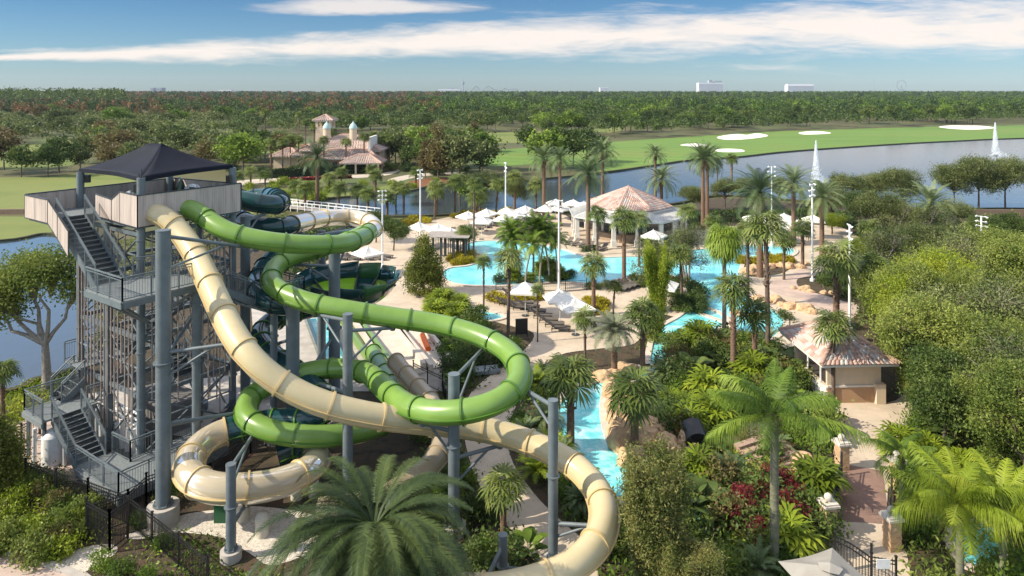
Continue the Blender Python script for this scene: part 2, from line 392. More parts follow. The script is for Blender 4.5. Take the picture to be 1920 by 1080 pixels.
sheet('pond', ground_poly(LAKE2), .036, w_lake); kerb('pond_bank', ground_poly(LAKE2), .5, 0, .3, MATS['bank_earth'])
for q in ([(150, 268), (330, 262), (345, 272), (300, 276), (200, 280)], [(420, 405), (530, 385), (640, 372), (640, 368), (520, 380), (410, 399)], [(730, 336), (780, 326), (860, 322), (860, 326), (790, 331), (740, 342)],
          [(440, 340), (520, 334), (700, 326), (745, 318), (745, 323), (700, 332), (520, 341), (440, 348)]):
    sheet('cart_path', ground_poly(q), .03, g_cart)
for q in ([(735, 350), (800, 335), (880, 335), (870, 347), (800, 352)], [(560, 272), (640, 268), (720, 266), (720, 272), (600, 280)]):
    sheet('bare_earth', ground_poly(q), .033, g_red)

# deck round the pool, paths and plazas
DECK = [(560, 540), (600, 500), (640, 470), (690, 440), (760, 425), (840, 408), (900, 404), (1000, 400), (1060, 404), (1100, 430), (1300, 432), (1420, 420), (1560, 424), (1600, 440), (1640, 470), (1560, 490), (1540, 520),
        (1550, 545), (1590, 575), (1560, 615), (1490, 650), (1440, 655), (1480, 600), (1440, 580), (1380, 590), (1300, 600), (1235, 590), (1215, 610), (1190, 645), (1120, 655), (1045, 668), (1000, 712),
        (962, 775), (955, 850), (1000, 925), (1060, 985), (1110, 1030), (1120, 1090), (1050, 1110), (985, 1030), (925, 950), (885, 880), (868, 790), (885, 735), (940, 690), (985, 655), (1000, 625), (950, 610), (880, 590), (820, 560), (800, 600), (740, 590), (680, 560), (600, 560)]
sheet('pool_deck', ground_poly(DECK, 4), .044, g_deck)
POOL = [(830, 517), (842, 505), (880, 500), (902, 490), (905, 478), (880, 474), (868, 465), (890, 455), (930, 453), (1000, 458), (1050, 468), (1075, 476), (1100, 484), (1150, 484), (1250, 480), (1290, 472), (1350, 466), (1400, 462), (1470, 464),
        (1490, 472), (1470, 484), (1400, 490), (1386, 505), (1384, 530), (1400, 556), (1440, 578), (1468, 600), (1460, 625), (1435, 640), (1400, 632), (1360, 605), (1310, 585), (1292, 555), (1280, 530), (1250, 516), (1180, 520), (1120, 533), (1050, 530), (960, 536), (900, 537), (850, 532)]
RIVER = [(1360, 600), (1310, 578), (1270, 600), (1235, 622), (1222, 660), (1222, 700), (1250, 700), (1262, 665), (1290, 640), (1330, 628)]
LPOOL = [(1046, 775), (1062, 745), (1085, 728), (1118, 722), (1150, 700), (1235, 690), (1245, 700), (1150, 722), (1128, 742), (1124, 780), (1136, 828), (1168, 870), (1190, 925), (1150, 935), (1110, 880), (1070, 855), (1050, 820)]
cop = mat('pool_coping', (.62, .53, .43), (.5, .42, .34), 2, .8)
for nm, q, m, z in (('pool', POOL, w_pool, .056), ('lazy_river', RIVER, w_river, .064), ('lagoon', LPOOL, w_river, .056)):
    pl = ground_poly(q, 6); sheet(nm, pl, z, m); kerb('pool_coping', pl, .45, .0, .16, cop)
for q in ([(1290, 935), (1335, 925), (1350, 960), (1340, 990), (1300, 985)], [(1500, 935), (1545, 925), (1560, 955), (1510, 972)], [(1790, 1000), (1860, 990), (1870, 1050), (1810, 1060)], [(860, 590), (905, 585), (945, 596), (900, 604)]):
    pl = ground_poly(q, 6); sheet('plunge_pool', pl, .056, w_river)
    kerb('pool_coping', pl, .35, 0, .15, cop)
PLAZA = [(1545, 770), (1600, 752), (1680, 752), (1720, 700), (1745, 720), (1700, 800), (1670, 880), (1665, 1000), (1700, 1040), (1690, 1120), (1540, 1120), (1530, 1020), (1560, 960), (1570, 880), (1585, 830)]
sheet('plaza_paving', ground_poly(PLAZA, 5), .044, g_deck)
sheet('bridge_paving', ground_poly([(1585, 872), (1655, 885), (1668, 985), (1560, 978)], 0), .056, mat('brown_paving', (.25, .155, .12), (.19, .12, .095), 1.5, .85, bump=.2))
sheet('terrace_paving', ground_poly([(1345, 800), (1400, 775), (1450, 790), (1470, 830), (1430, 850), (1370, 845)], 6), .05, g_deck)
CURVE = [(1470, 520), (1440, 530), (1450, 548), (1500, 562), (1540, 580), (1590, 600), (1610, 575), (1560, 545), (1530, 530), (1560, 510), (1520, 500)]
sheet('garden_path', ground_poly(CURVE), .05, g_path)
for q in ([(1500, 522), (1560, 520), (1610, 545), (1600, 568), (1550, 556), (1500, 540)], [(1395, 500), (1440, 492), (1480, 498), (1470, 512), (1420, 520), (1398, 515)]):
    sheet('planting_bed', ground_poly(q), .06, g_mulch)
ISL = [(955, 528), (980, 512), (1020, 508), (1060, 516), (1070, 528), (1030, 534), (980, 535)]
# slide run-out slab, gravel, corner slab
sheet('runout_slab', ground_poly([(470, 560), (800, 585), (850, 735), (640, 735), (480, 700)], 0), .05, concrete)
sheet('gravel_bed', ground_poly([(235, 1005), (300, 985), (350, 965), (420, 955), (470, 950), (560, 960), (640, 985), (640, 1010), (520, 1060), (470, 1040), (420, 1010), (330, 1000), (260, 1012)]), .03, g_gravel)
sheet('gravel_bed', ground_poly([(70, 1070), (150, 1030), (210, 1022), (215, 1040), (140, 1085), (100, 1110)]), .03, g_gravel)
sheet('gravel_bed', ground_poly([(30, 800), (110, 775), (150, 830), (150, 900), (60, 880)]), .03, g_path)
SL = ground_poly([(-500, 930), (0, 1037), (150, 1090), (300, 1180), (-500, 1400)], 0)
sheet('corner_paving', SL, .05, g_path)
kerb('corner_kerb', SL, .3, 0, .16, concrete)
sheet('service_road', ground_poly([(300, 720), (470, 700), (520, 760), (420, 830), (200, 800), (160, 740)], 0), .04, concrete)
# ---------------------------------------------------------------- slide tower
OT = Vector((-19.8, 37, 0)); UU = Vector((-.819, .574, 0)); VV = Vector((.54, .84, 0)).normalized(); VV = Vector((.574, .819, 0))
def T(a, b, z): return OT+UU*a+VV*b+Vector((0, 0, z))
TM = Matrix((( -UU.x, VV.x, 0, OT.x), (-UU.y, VV.y, 0, OT.y), (0, 0, 1, 0), (0, 0, 0, 1)))   # local x = -a, y = b
panelwood = mat('panel_wood', (.50, .42, .36), (.34, .28, .24), 2.2, .7, stretch=(1, 1, .12), c3=(.44, .37, .32))
slatwood = mat('slat_wood', (.40, .32, .27), (.25, .20, .17), 2, .7)
sail = mat('shade_fabric', (.006, .008, .015), (.009, .012, .022), 1.2, .75, spec=.2)
tower = thing('slide_tower', 'tall grey steel waterslide tower with zigzag stairs, timber panels and a black shade roof', 'tower', OT)
def tb(b, name, m, parent=None):
    """build in world coordinates, then hang on the tower"""
    o = b.build(name, m); o.parent = parent or tower
    if parent is None: o.location = -OT
    return o
DZ, LZ, MZ, BZ = 13.1, 10.15, 2.5, .8
def tbox(b, a0, b0, z0, a1, b1, z1):
    vs = [T(a, q, z) for z in (z0, z1) for a, q in ((a0, b0), (a1, b0), (a1, b1), (a0, b1))]
    b.add(vs, [(0, 3, 2, 1), (4, 5, 6, 7), (0, 1, 5, 4), (1, 2, 6, 5), (2, 3, 7, 6), (3, 0, 4, 7)])
# columns
AW, BW = 7.0, 5.4
for a, q, top in ((0, 0, 15.35), (AW, 0, 15.2), (0, BW, 15.4), (AW, BW, 15.3), (3.5, BW, 13), (3.5, 0, 12.9), (-3.6, 1.0, 10), (-3.7, 5.6, 8)):
    b = MB(); b.cyl(T(a, q, 0), T(a, q, top), .21, n=16)
    for z in (3, 6, 9, 12):
        if z < top: b.cyl(T(a, q, z), T(a, q, z+.06), .27, n=16)
    b.cyl(T(a, q, 0), T(a, q, .5), .5, n=16)
    tb(b, 'column', steel)
# deck
b = MB(); tbox(b, -.3, -.3, DZ-.08, AW+.2, BW+.3, DZ); tbox(b, 4.3, -2.7, DZ-.08, AW+.2, -.3, DZ-.004); tb(b, 'deck', grate)
b = MB()
for q in (-.3, 1.4, 3.1, BW+.1): tbox(b, -.25, q, DZ-.42, AW+.1, q+.14, DZ-.09)
for a in (-.3, 2, 4.4, AW): tbox(b, a, -.28, DZ-.40, a+.14, BW+.2, DZ-.1)
tbox(b, 4.3, -2.68, DZ-.38, 4.44, -.3, DZ-.09); tbox(b, AW, -2.6, DZ-.38, AW+.14, -.3, DZ-.09); tbox(b, 4.4, -2.6, DZ-.37, AW, -2.46, DZ-.09)
tb(b, 'deck_beams', steel)
# timber panels round the deck: thin boards side by side, cap rail on top
def panel(pts, name='timber_panel', board=.14):
    """pts: list of (a, b, zbottom, ztop); boards run vertically"""
    b = MB(); c = MB()
    for (a0, b0, z0, t0), (a1, b1, z1, t1) in zip(pts, pts[1:]):
        p, q = T(a0, b0, 0), T(a1, b1, 0); d = q-p; ln = d.length; n = max(1, round(ln/board)); nrm = Vector((-d.y, d.x, 0)).normalized()*.02
        for i in range(n):
            s, e = (i+.03)/n, (i+.97)/n; k = random.choice((.9, 1, 1.25))*nrm
            A, B = p.lerp(q, s), p.lerp(q, e)
            za, zb = z0+(z1-z0)*s, z0+(z1-z0)*e; ta, tb_ = t0+(t1-t0)*s, t0+(t1-t0)*e
            vs = [A-k+Vector((0, 0, za)), B-k+Vector((0, 0, zb)), B+k+Vector((0, 0, zb)), A+k+Vector((0, 0, za)),
                  A-k+Vector((0, 0, ta)), B-k+Vector((0, 0, tb_)), B+k+Vector((0, 0, tb_)), A+k+Vector((0, 0, ta))]
            b.add(vs, [(0, 3, 2, 1), (4, 5, 6, 7), (0, 1, 5, 4), (1, 2, 6, 5), (2, 3, 7, 6), (3, 0, 4, 7)])
        up = Vector((0, 0, 1))
        c.bar(p+up*(t0+.03), q+up*(t1+.03), .09, .06); c.bar(p+up*(z0-.02), q+up*(z1-.02), .07, .05)
        c.bar(p+up*z0, p+up*t0, .055); c.bar(q+up*z1, q+up*t1, .055)
    m = panelwood; o = tb(b, name, m)
    r = c.build('cap_rail', steel_dark); r.parent = o
    return o
e = -.36
panel([(e, e, 12.8, 14.45), (e, BW+.3, 12.8, 14.45)])
panel([(e, e, 12.8, 14.45), (1.5, e, 12.85, 14.5), (2.4, e, 12.9, 14.0), (4.3, e, 12.95, 14.15)])
panel([(AW+.25, BW+.3, 12.9, 14.2), (AW+.25, -2.75, 12.9, 14.15)])
panel([(e, BW+.35, 12.9, 14.4), (AW+.25, BW+.35, 12.9, 14.2)])
panel([(AW+.25, -2.75, 12.9, 14.12), (4.3, -2.75, 12.9, 14.12), (3.2, -2.72, 12.2, 13.45), (2.0, -2.7, 11.4, 12.7)])
# panel going down beside the stair
# stairs
def flight(p0, p1, w, z0, z1, n, railside='both', panels=False):
    """p0 (a,b) centre at top, p1 centre at bottom; w width"""
    A, B = T(p0[0], p0[1], z0), T(p1[0], p1[1], z1)
    d = B-A; dh = Vector((d.x, d.y, 0)); run = dh.length; dh.normalize(); side = Vector((-dh.y, dh.x, 0))*w/2
    tr = MB()
    for i in range(n):
        c = A+d*((i+.5)/n); c.z = z0+(z1-z0)*(i+1)/n
        ext = dh*run/n*.5
        vs = [c-ext-side, c+ext-side, c+ext+side, c-ext+side]
        vs = [v+Vector((0, 0, -.05)) for v in vs]+[v for v in vs]
        tr.add(vs, [(0, 3, 2, 1), (4, 5, 6, 7), (0, 1, 5, 4), (1, 2, 6, 5), (2, 3, 7, 6), (3, 0, 4, 7)])
        k = c-ext
        tr.bar(k-side+Vector((0, 0, .085)), k+side+Vector((0, 0, .085)), .015, .15)
        tr.m = 1; tr.bar(c+ext-side+Vector((0, 0, .004)), c+ext+side+Vector((0, 0, .004)), .05, .03); tr.m = 0
    tb(tr, 'stair_treads', [steel_dark, steel_lite])
    s = MB()
    for sg in (-1, 1):
        o = side*sg*1.03
        s.bar(A+o+Vector((0, 0, -.12)), B+o+Vector((0, 0, -.12)), .06, .34)
    tb(s, 'stair_stringers', steel)
    for sg in (-1, 1):
        o = side*sg*1.03; rail(A+o, B+o)
def rail(A, B, h=1.1, posts=None, gap=.13, infill=True):
    r = MB(); up = Vector((0, 0, 1)); d = B-A; ln = d.length
    n = posts or max(1, round(ln/1.3))
    for i in range(n+1):
        p = A.lerp(B, i/n); r.bar(p-up*.12, p+up*h, .06)
    for z, w in ((h, .06), (.1, .04), (h-.14, .035)): r.bar(A+up*z, B+up*z, w)
    if infill:
        k = int(ln/gap)
        for i in range(1, k):
            p = A.lerp(B, i/k); r.bar(p+up*.1, p+up*(h-.14), .014)
    return tb(r, 'railing', steel)
flight((4.3, -1.65), (-.2, -1.65), 1.4, DZ, LZ, 15)
b = MB(); tbox(b, -4.05, -2.9, LZ-.08, -.2, 1.3, LZ); tb(b, 'landing', grate)
b = MB()
for bb in ((-4.05, -2.95, -3.93, 1.3), (-.3, -2.95, -.18, 1.3), (-4.05, -2.95, -.18, -2.83), (-4.0, 1.2, -.2, 1.32)): tbox(b, bb[0], bb[1], LZ-.36, bb[2], bb[3], LZ-.081)
tb(b, 'landing_frame', steel)
rail(T(-.35, -2.88, LZ), T(-4.0, -2.88, LZ)); rail(T(-4.0, -2.88, LZ), T(-4.0, 1.2, LZ)); rail(T(-.4, -.6, LZ), T(-1.2, 1.2, LZ))
# braces under that landing
b = MB()
for a, q in ((-4, -2.8), (-2.2, -2.8), (-.3, -2.8), (-4, 0.8)):
    b.bar(T(a, q, LZ-.3), T(min(a*.2, -.1), 0, LZ-2.4), .13)
b.bar(T(-4, -.2, LZ-.3), T(0, 0, LZ-.4), .2); tb(b, 'landing_brace', steel)
flight((-3.1, 1.3), (-3.1, 4.9), 1.35, LZ, 8.0, 11)
b = MB(); tbox(b, -4.2, 4.9, 7.9, -.2, 7.3, 8.0); tbox(b, -4.25, 4.85, 7.62, -.15, 4.95, 7.9); tbox(b, -4.25, 4.85, 7.62, -4.15, 7.3, 7.9); tb(b, 'landing', grate)
rail(T(-4.2, 4.9, 8), T(-4.2, 7.3, 8)); rail(T(-4.2, 7.3, 8), T(-.2, 7.3, 8)); rail(T(-2.4, 4.9, 8), T(-.2, 4.9, 8))
flight((-.2, 6.5), (3.3, 6.5), 1.3, 8.0, 6.1, 10)
b = MB(); tbox(b, 3.3, 5.8, 6.0, 7.6, 7.3, 6.1); tb(b, 'landing', grate); rail(T(3.3, 7.3, 6.1), T(7.6, 7.3, 6.1))
flight((6.8, 5.8), (6.8, 2.0), 1.3, 6.1, 4.1, 11)
b = MB(); tbox(b, 5.6, -.6, 4.0, 7.6, 2.0, 4.1); tb(b, 'landing', grate); rail(T(7.6, -.6, 4.1), T(7.6, 2, 4.1))
flight((5.0, 3.0), (1.0, 3.0), 1.3, 6.1, 3.6, 13)
flight((6.2, -.4), (6.2, -1.6), 1.3, 3.4, 2.5, 4)
b = MB(); tbox(b, 3.9, -3.2, MZ-.1, 6.3, -.4, MZ); tbox(b, 3.85, -3.25, MZ-.36, 6.35, -3.13, MZ-.1); tbox(b, 6.24, -3.2, MZ-.36, 6.36, -.4, MZ-.1); tb(b, 'landing', grate)
rail(T(3.95, -3.15, MZ), T(6.25, -3.15, MZ)); rail(T(6.25, -3.15, MZ), T(6.25, -.4, MZ)); rail(T(3.9, -1.0, MZ), T(3.9, .2, MZ))
flight((3.9, -2.0), (1.1, -2.0), 1.4, MZ, BZ, 10)
b = MB(); tbox(b, -3.35, -2.75, BZ-.1, 1.1, -.9, BZ); tbox(b, -3.4, -2.8, BZ-.45, 1.1, -2.68, BZ-.1); tbox(b, -3.4, -2.7, BZ-.44, -3.28, 3, BZ-.1); tbox(b, -3.35, -.9, BZ-.1, -.4, 3, BZ); tb(b, 'landing', grate)
rail(T(1.1, -2.72, BZ), T(-3.3, -2.72, BZ)); rail(T(-3.3, -2.72, BZ), T(-3.3, 3, BZ)); rail(T(1.0, -1.0, BZ), T(-.7, -.9, BZ)); rail(T(-.7, -.9, BZ), T(-.7, 2.4, BZ))
for a, q in ((-3.2, -2.6), (-1, -2.6), (1, -2.6), (4.1, -3), (6.1, -3), (4.1, -.6)):
    b = MB(); b.bar(T(a, q, 0), T(a, q, BZ-.1 if a < 2 else MZ-.1), .14); tb(b, 'leg', steel)
# frame beams and cross braces
b = MB()
for z in (3.6, 6.7, 9.8, 12.3):
    for (a0, q0), (a1, q1) in (((0, 0), (AW, 0)), ((0, 0), (0, BW)), ((AW, 0), (AW, BW)), ((0, BW), (AW, BW)), ((3.5, 0), (3.5, BW))):
        b.bar(T(a0, q0, z), T(a1, q1, z), .16, .22)
tb(b, 'frame_beams', steel)
b = MB()
for z0, z1 in ((.5, 3.6), (3.6, 6.7), (6.7, 9.8), (9.8, 12.3)):
    for (a0, q0), (a1, q1) in (((0, 0), (3.5, 0)), ((3.5, 0), (AW, 0)), ((0, 0), (0, BW)), ((0, BW), (3.5, BW)), ((3.5, BW), (AW, BW)), ((AW, 0), (AW, BW))):
        b.cyl(T(a0, q0, z0), T(a1, q1, z1), .055, n=8); b.cyl(T(a1, q1, z0), T(a0, q0, z1), .055, n=8)
tb(b, 'cross_braces', steel)
# hanging slats of uneven length on the two faces seen
rs = random.Random(3)
for k in range(17):
    a = .5+k*.39+rs.random()*.06; top = rs.choice((12.2, 12.3, 9.2, 7.4, 9.9, 12.35)); bot = rs.choice((.9, 1.3, 2.2, 3.2, 4.6, 5.5, 1.2, 1.8))
    b = MB(); b.bar(T(a, -.2, bot), T(a, -.2, top), .05, .07)
    tb(b, 'slat', slatwood)
for k in range(14):
    q = .45+k*.36+rs.random()*.05; top = rs.choice((12.2, 12.3, 12.35, 11.2, 9.4)); bot = rs.choice((.9, 1.3, 2.2, 3.4, 4.6, 5.5, 2.8))
    b = MB(); b.bar(T(-.2, q, bot), T(-.2, q, top), .05, .07); tb(b, 'slat', slatwood)
for k in range(9):
    a = .45+k*.75; b = MB(); b.bar(T(a, BW+.2, rs.choice((1, 2, 3, 5))), T(a, BW+.2, 12.3), .05, .07); tb(b, 'slat', slatwood)
for z in (2.2, 5.2, 8.2, 11.2):
    b = MB(); b.bar(T(.1, -.13, z), T(AW, -.13, z), .05, .07); tb(b, 'slat_rail', steel_lite); b = MB(); b.bar(T(-.13, .1, z), T(-.13, BW, z), .05, .07); tb(b, 'slat_rail', steel_lite)
# pump house walls and pale plant under the tower
b = MB(); tbox(b, 1.8, 2.2, 0, 5.8, 4.6, 1.7); tb(b, 'pump_room', mat('pump_wall', (.20, .19, .18), (.12, .115, .11), 1, .9))
b = MB()
for k in range(9):
    c = T(.9+.6*k, .35, 0); b.cyl(c, c+Vector((0, 0, 1.2+.7*rs.random())), .16, n=10)
for k in range(5): b.cyl(T(.6, .5, .8+.35*k), T(6, .5, .8+.35*k), .07, n=8)
tb(b, 'pump_pipes', white)
# shade roof
pts = [T(-.05, -.05, 15.35), T(AW, -.05, 15.38), T(AW, BW, 15.5), T(-.05, BW, 15.55)]
apL, apR = T(4.1, 2.5, 16.85), T(2.9, 2.7, 16.87)
N = 10; b = MB()
def face(A, B, apA, apB):
    vs = []; 
    for i in range(N+1):
        for j in range(N+1):
            s, t = j/N, i/N
            e1 = A.lerp(B, s); e2 = apA.lerp(apB, s); mid = e1+(A+B)*0
            inw = 4*s*(1-s)*.42*(1-t)
            c = (apL+apR)/2; dirc = Vector((c.x-e1.x, c.y-e1.y, 0)).normalized()
            p = e1.lerp(e2, t); p = p+dirc*inw*1.0; p.z -= .28*4*t*(1-t)*.6; vs.append(p)
    W_ = N+1
    b.add(vs, [(i*W_+j, i*W_+j+1, (i+1)*W_+j+1, (i+1)*W_+j) for i in range(N) for j in range(N)], True)
    # hem hanging at the edge
    hv = []
    for j in range(N+1):
        p = vs[j]; hv += [p, p+Vector((0, 0, -.2))]
    b.add(hv, [(2*j, 2*j+1, 2*j+3, 2*j+2) for j in range(N)])
face(pts[0], pts[1], apR, apL); face(pts[1], pts[2], apL, apL); face(pts[2], pts[3], apL, apR); face(pts[3], pts[0], apR, apR)
o = tb(b, 'shade_roof', sail); mod = o.modifiers.new('thick', 'SOLIDIFY'); mod.thickness = .015
b = MB()
for p, c in zip(pts, ((0, 0), (AW, 0), (AW, BW), (0, BW))):
    q = T(c[0], c[1], 15.1); b.cyl(q, q+Vector((0, 0, .75)), .03, n=8); b.bar(p, q, .06); b.box(q.x-.14, q.y-.14, 15.0, q.x+.14, q.y+.14, 15.25); tb(b, 'roof_fitting', steel_dark); b = MB()
b = MB()
for c in ((.2, -.1), (AW-.2, .3), (-.25, BW-.4)):
    q = T(c[0], c[1], 14.75); b.box(q.x-.13, q.y-.13, 14.55, q.x+.13, q.y+.13, 15.0); tb(b, 'speaker_box', black); b = MB()
# start tubs and small white boards on the deck
for a, q, w, h in ((1.2, 3.6, .9, 1.2), (.5, 3.2, .35, 1.6), (3.6, 1.2, .8, .75), (2.9, .8, .3, 1.25)):
    b = MB(); c = T(a, q, DZ); b.prism([(-w/2, -.1), (w/2, -.1), (w/2, .1), (-w/2, .1)], 0, h*.85, Matrix.Translation(c)); b.cyl(c+Vector((0, -.1, h*.85-.0)), c+Vector((0, .1, h*.85)), w/2, n=20); tb(b, 'start_board', white)

# ---------------------------------------------------------------- slides
def tubemat(name, c, c2, rough=.33, clear=0):
    m = mat(name, c, c2, .9, rough, lo=.3, hi=.8, spec=.45, coat=.12, detail=6)
    if clear:
        b_ = m.node_tree.nodes['Principled BSDF']; b_.inputs['Transmission Weight'].default_value = clear
    return m
g_green = tubemat('slide_green', (.17, .29, .055), (.12, .215, .035)); g_ring = tubemat('slide_ring_green', (.075, .17, .02), (.06, .14, .02))
g_cream = tubemat('slide_cream', (.54, .45, .26), (.46, .38, .21)); g_creamring = tubemat('ring_cream', (.52, .39, .19), (.47, .35, .16))
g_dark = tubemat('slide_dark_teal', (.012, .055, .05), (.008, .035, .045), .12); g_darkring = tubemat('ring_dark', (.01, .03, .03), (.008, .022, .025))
g_clear = tubemat('slide_clear', (.62, .53, .36), (.55, .46, .31), .1, .35)
g_darkgreen = tubemat('slide_dark_green', (.03, .11, .03), (.02, .08, .025)); g_lime = tubemat('slide_lime', (.27, .55, .02), (.24, .5, .02))
def catmull(pts, step=.35):
    out = []; n = len(pts)
    for i in range(n-1):
        p0, p1, p2, p3 = pts[max(i-1, 0)], pts[i], pts[i+1], pts[min(i+2, n-1)]
        k = max(2, int((p2-p1).length/step))
        for s in range(k):
            t = s/k; out.append(.5*((2*p1)+(p2-p0)*t+(2*p0-5*p1+4*p2-p3)*t*t+(3*p1-3*p2+p3-p0)*t**3))
    out.append(pts[-1]); return out
def resample(path, step):
    L_ = [0]
    for a, c in zip(path, path[1:]): L_.append(L_[-1]+(c-a).length)
    n = max(2, round(L_[-1]/step)); out = []; j = 0
    for i in range(n+1):
        d = L_[-1]*i/n
        while j < len(L_)-2 and L_[j+1] < d: j += 1
        out.append(path[j].lerp(path[j+1], (d-L_[j])/max(1e-6, L_[j+1]-L_[j])))
    return out
def relax(p, it=2):
    for _ in range(it): p = [p[0]]+[(p[i-1]+p[i]*2+p[i+1])/4 for i in range(1, len(p)-1)]+[p[-1]]
    return p
def slide(name, label, ctrl, r, spans, ring_gap=2.2, rings_dense=()):
    """closed tube slide: ctrl = [(x, y, z)]; spans = [(fraction from, to, part name, mat, ring mat, ring gap)]"""
    root = thing(name, label, 'water slide', P(*ctrl[-1]))
    path = relax(resample(catmull([P(*c) for c in ctrl]), .3), 6); n = len(path); off = -root.location
    def fr(i):
        d = (path[min(i+1, n-1)]-path[max(i-1, 0)]).normalized(); s = d.cross(Vector((0, 0, 1))).normalized(); return d, s, s.cross(d)
    for f0, f1, part, m, rm, gap in spans:
        i0, i1 = int(f0*(n-1)), int(f1*(n-1)); every = max(2, round(gap/.3))
        b = MB(); b.tube([p+off for p in path[i0:i1+1]], r, n=22, cap=False); o = b.build(part, m, root)
        for i in range(i0, i1+1, every):
            d, s, u = fr(i); c = path[i]+off; q = MB()
            q.cyl(c-d*.045, c+d*.045, r+.07, n=24)
            q.build('joint_ring', rm, o)
        for sg in (-1, 1):                             # long seam flange where the half shells meet
            q = MB(); vs = []
            for i in range(i0, i1+1):
                d, s, u = fr(i); c = path[i]+off+s*sg*(r+.03)-u*.12; sx, uz = s*.055, u*.018
                vs += [c-sx-uz, c+sx-uz, c+sx+uz, c-sx+uz]
            k = i1-i0
            q.add(vs, [(4*i+j, 4*i+(j+1) % 4, 4*i+4+(j+1) % 4, 4*i+4+j) for i in range(k) for j in range(4)])
            q.build('seam_flange', rm, o)
    return root, path
CREAM = [(262, 394, 13.5), (300, 402, 13.35), (325, 420, 12.85), (350, 450, 12.1), (375, 490, 11.2), (405, 555, 10.0), (437, 622, 8.9), (478, 680, 7.9), (535, 724, 6.9), (605, 757, 6.1), (700, 780, 5.3), (800, 792, 4.6),
         (870, 799, 4.2), (950, 815, 3.8), (1030, 845, 3.5), (1095, 887, 3.2), (1132, 940, 2.95), (1128, 1000, 2.7), (1085, 1055, 2.5), (1010, 1090, 2.3), (900, 1110, 2.1), (760, 1090, 1.9), (660, 1085, 1.8)]
s1, path1 = slide('cream_slide', 'long cream tube water slide sweeping across to the lower right', CREAM, .56, [(0, 1, 'tube', g_cream, g_creamring, 2.3)])
GREEN = [(325, 388, 13.5), (352, 388, 13.45), (383, 407, 13.0), (420, 432, 12.4), (475, 448, 11.95), (540, 457, 11.6), (600, 459, 11.35), (650, 456, 11.1), (688, 440, 10.8), (690, 433, 10.6), (660, 447, 10.4), (600, 468, 10.1), (545, 482, 9.8), (512, 505, 9.5), (515, 538, 9.15), (570, 565, 8.8), (640, 580, 8.5),
         (720, 593, 8.1), (820, 608, 7.7), (900, 630, 7.4), (955, 660, 7.1), (977, 697, 6.8), (958, 738, 6.5), (905, 765, 6.2), (835, 775, 5.9), (768, 764, 5.6), (722, 728, 5.3), (690, 700, 5.0), (640, 690, 4.7), (575, 697, 4.4),
         (508, 718, 4.1), (464, 750, 3.8), (466, 788, 3.5), (520, 812, 3.2), (600, 819, 2.9), (680, 808, 2.6), (738, 785, 2.3), (750, 755, 2.0), (728, 710, 1.6), (700, 660, 1.1)]
s2, path2 = slide('green_slide', 'bright green tube water slide looping wide in front of the tower', GREEN, .53, [(0, 1, 'tube', g_green, g_ring, 2.3)])
DARK = [(335, 352, 13.65), (385, 357, 13.35), (440, 372, 12.95), (495, 383, 12.6), (526, 381, 12.3), (512, 368, 12.0), (465, 372, 11.7), (438, 395, 11.4), (462, 418, 11.1), (515, 427, 10.8), (560, 419, 10.6), (605, 409, 10.4), (655, 407, 10.2), (692, 416, 10.0),
        (702, 431, 9.8), (665, 444, 9.6), (600, 454, 9.35), (535, 470, 9.1), (495, 503, 8.8), (484, 545, 8.5), (515, 570, 8.2), (560, 568, 8.0)]
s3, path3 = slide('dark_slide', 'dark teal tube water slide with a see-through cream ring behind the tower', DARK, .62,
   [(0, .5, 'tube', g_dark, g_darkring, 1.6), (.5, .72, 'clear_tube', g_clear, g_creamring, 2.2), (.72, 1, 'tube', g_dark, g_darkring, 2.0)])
EXIT = [(640, 565, 5.4), (570, 580, 5.3), (510, 602, 5.0), (488, 635, 4.6), (512, 668, 4.3), (560, 705, 4.0), (605, 745, 3.6), (595, 785, 3.3), (540, 790, 3.0), (470, 798, 2.8), (405, 815, 2.6), (365, 845, 2.45), (352, 882, 2.35), (385, 913, 2.25), (455, 917, 2.15), (530, 905, 2.0), (582, 880, 1.9), (595, 850, 1.8), (560, 835, 1.7), (520, 850, 1.5)]
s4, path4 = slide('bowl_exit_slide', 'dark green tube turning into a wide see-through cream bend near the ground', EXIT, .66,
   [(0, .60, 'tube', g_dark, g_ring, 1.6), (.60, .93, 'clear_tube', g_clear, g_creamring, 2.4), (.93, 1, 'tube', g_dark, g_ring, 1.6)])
LOW = [(742, 678, 3.1), (770, 712, 2.9), (803, 748, 2.8), (830, 795, 2.65), (826, 845, 2.5), (790, 888, 2.3), (735, 925, 2.1), (670, 948, 1.9), (600, 955, 1.7)]
g_tan = tubemat('slide_tan', (.36, .29, .19), (.30, .24, .155))
s5, path5 = slide('tan_slide', 'dull tan tube water slide ducking under the green loop towards the ground', LOW, .5, [(0, 1, 'tube', g_tan, g_tan, 1.8)])

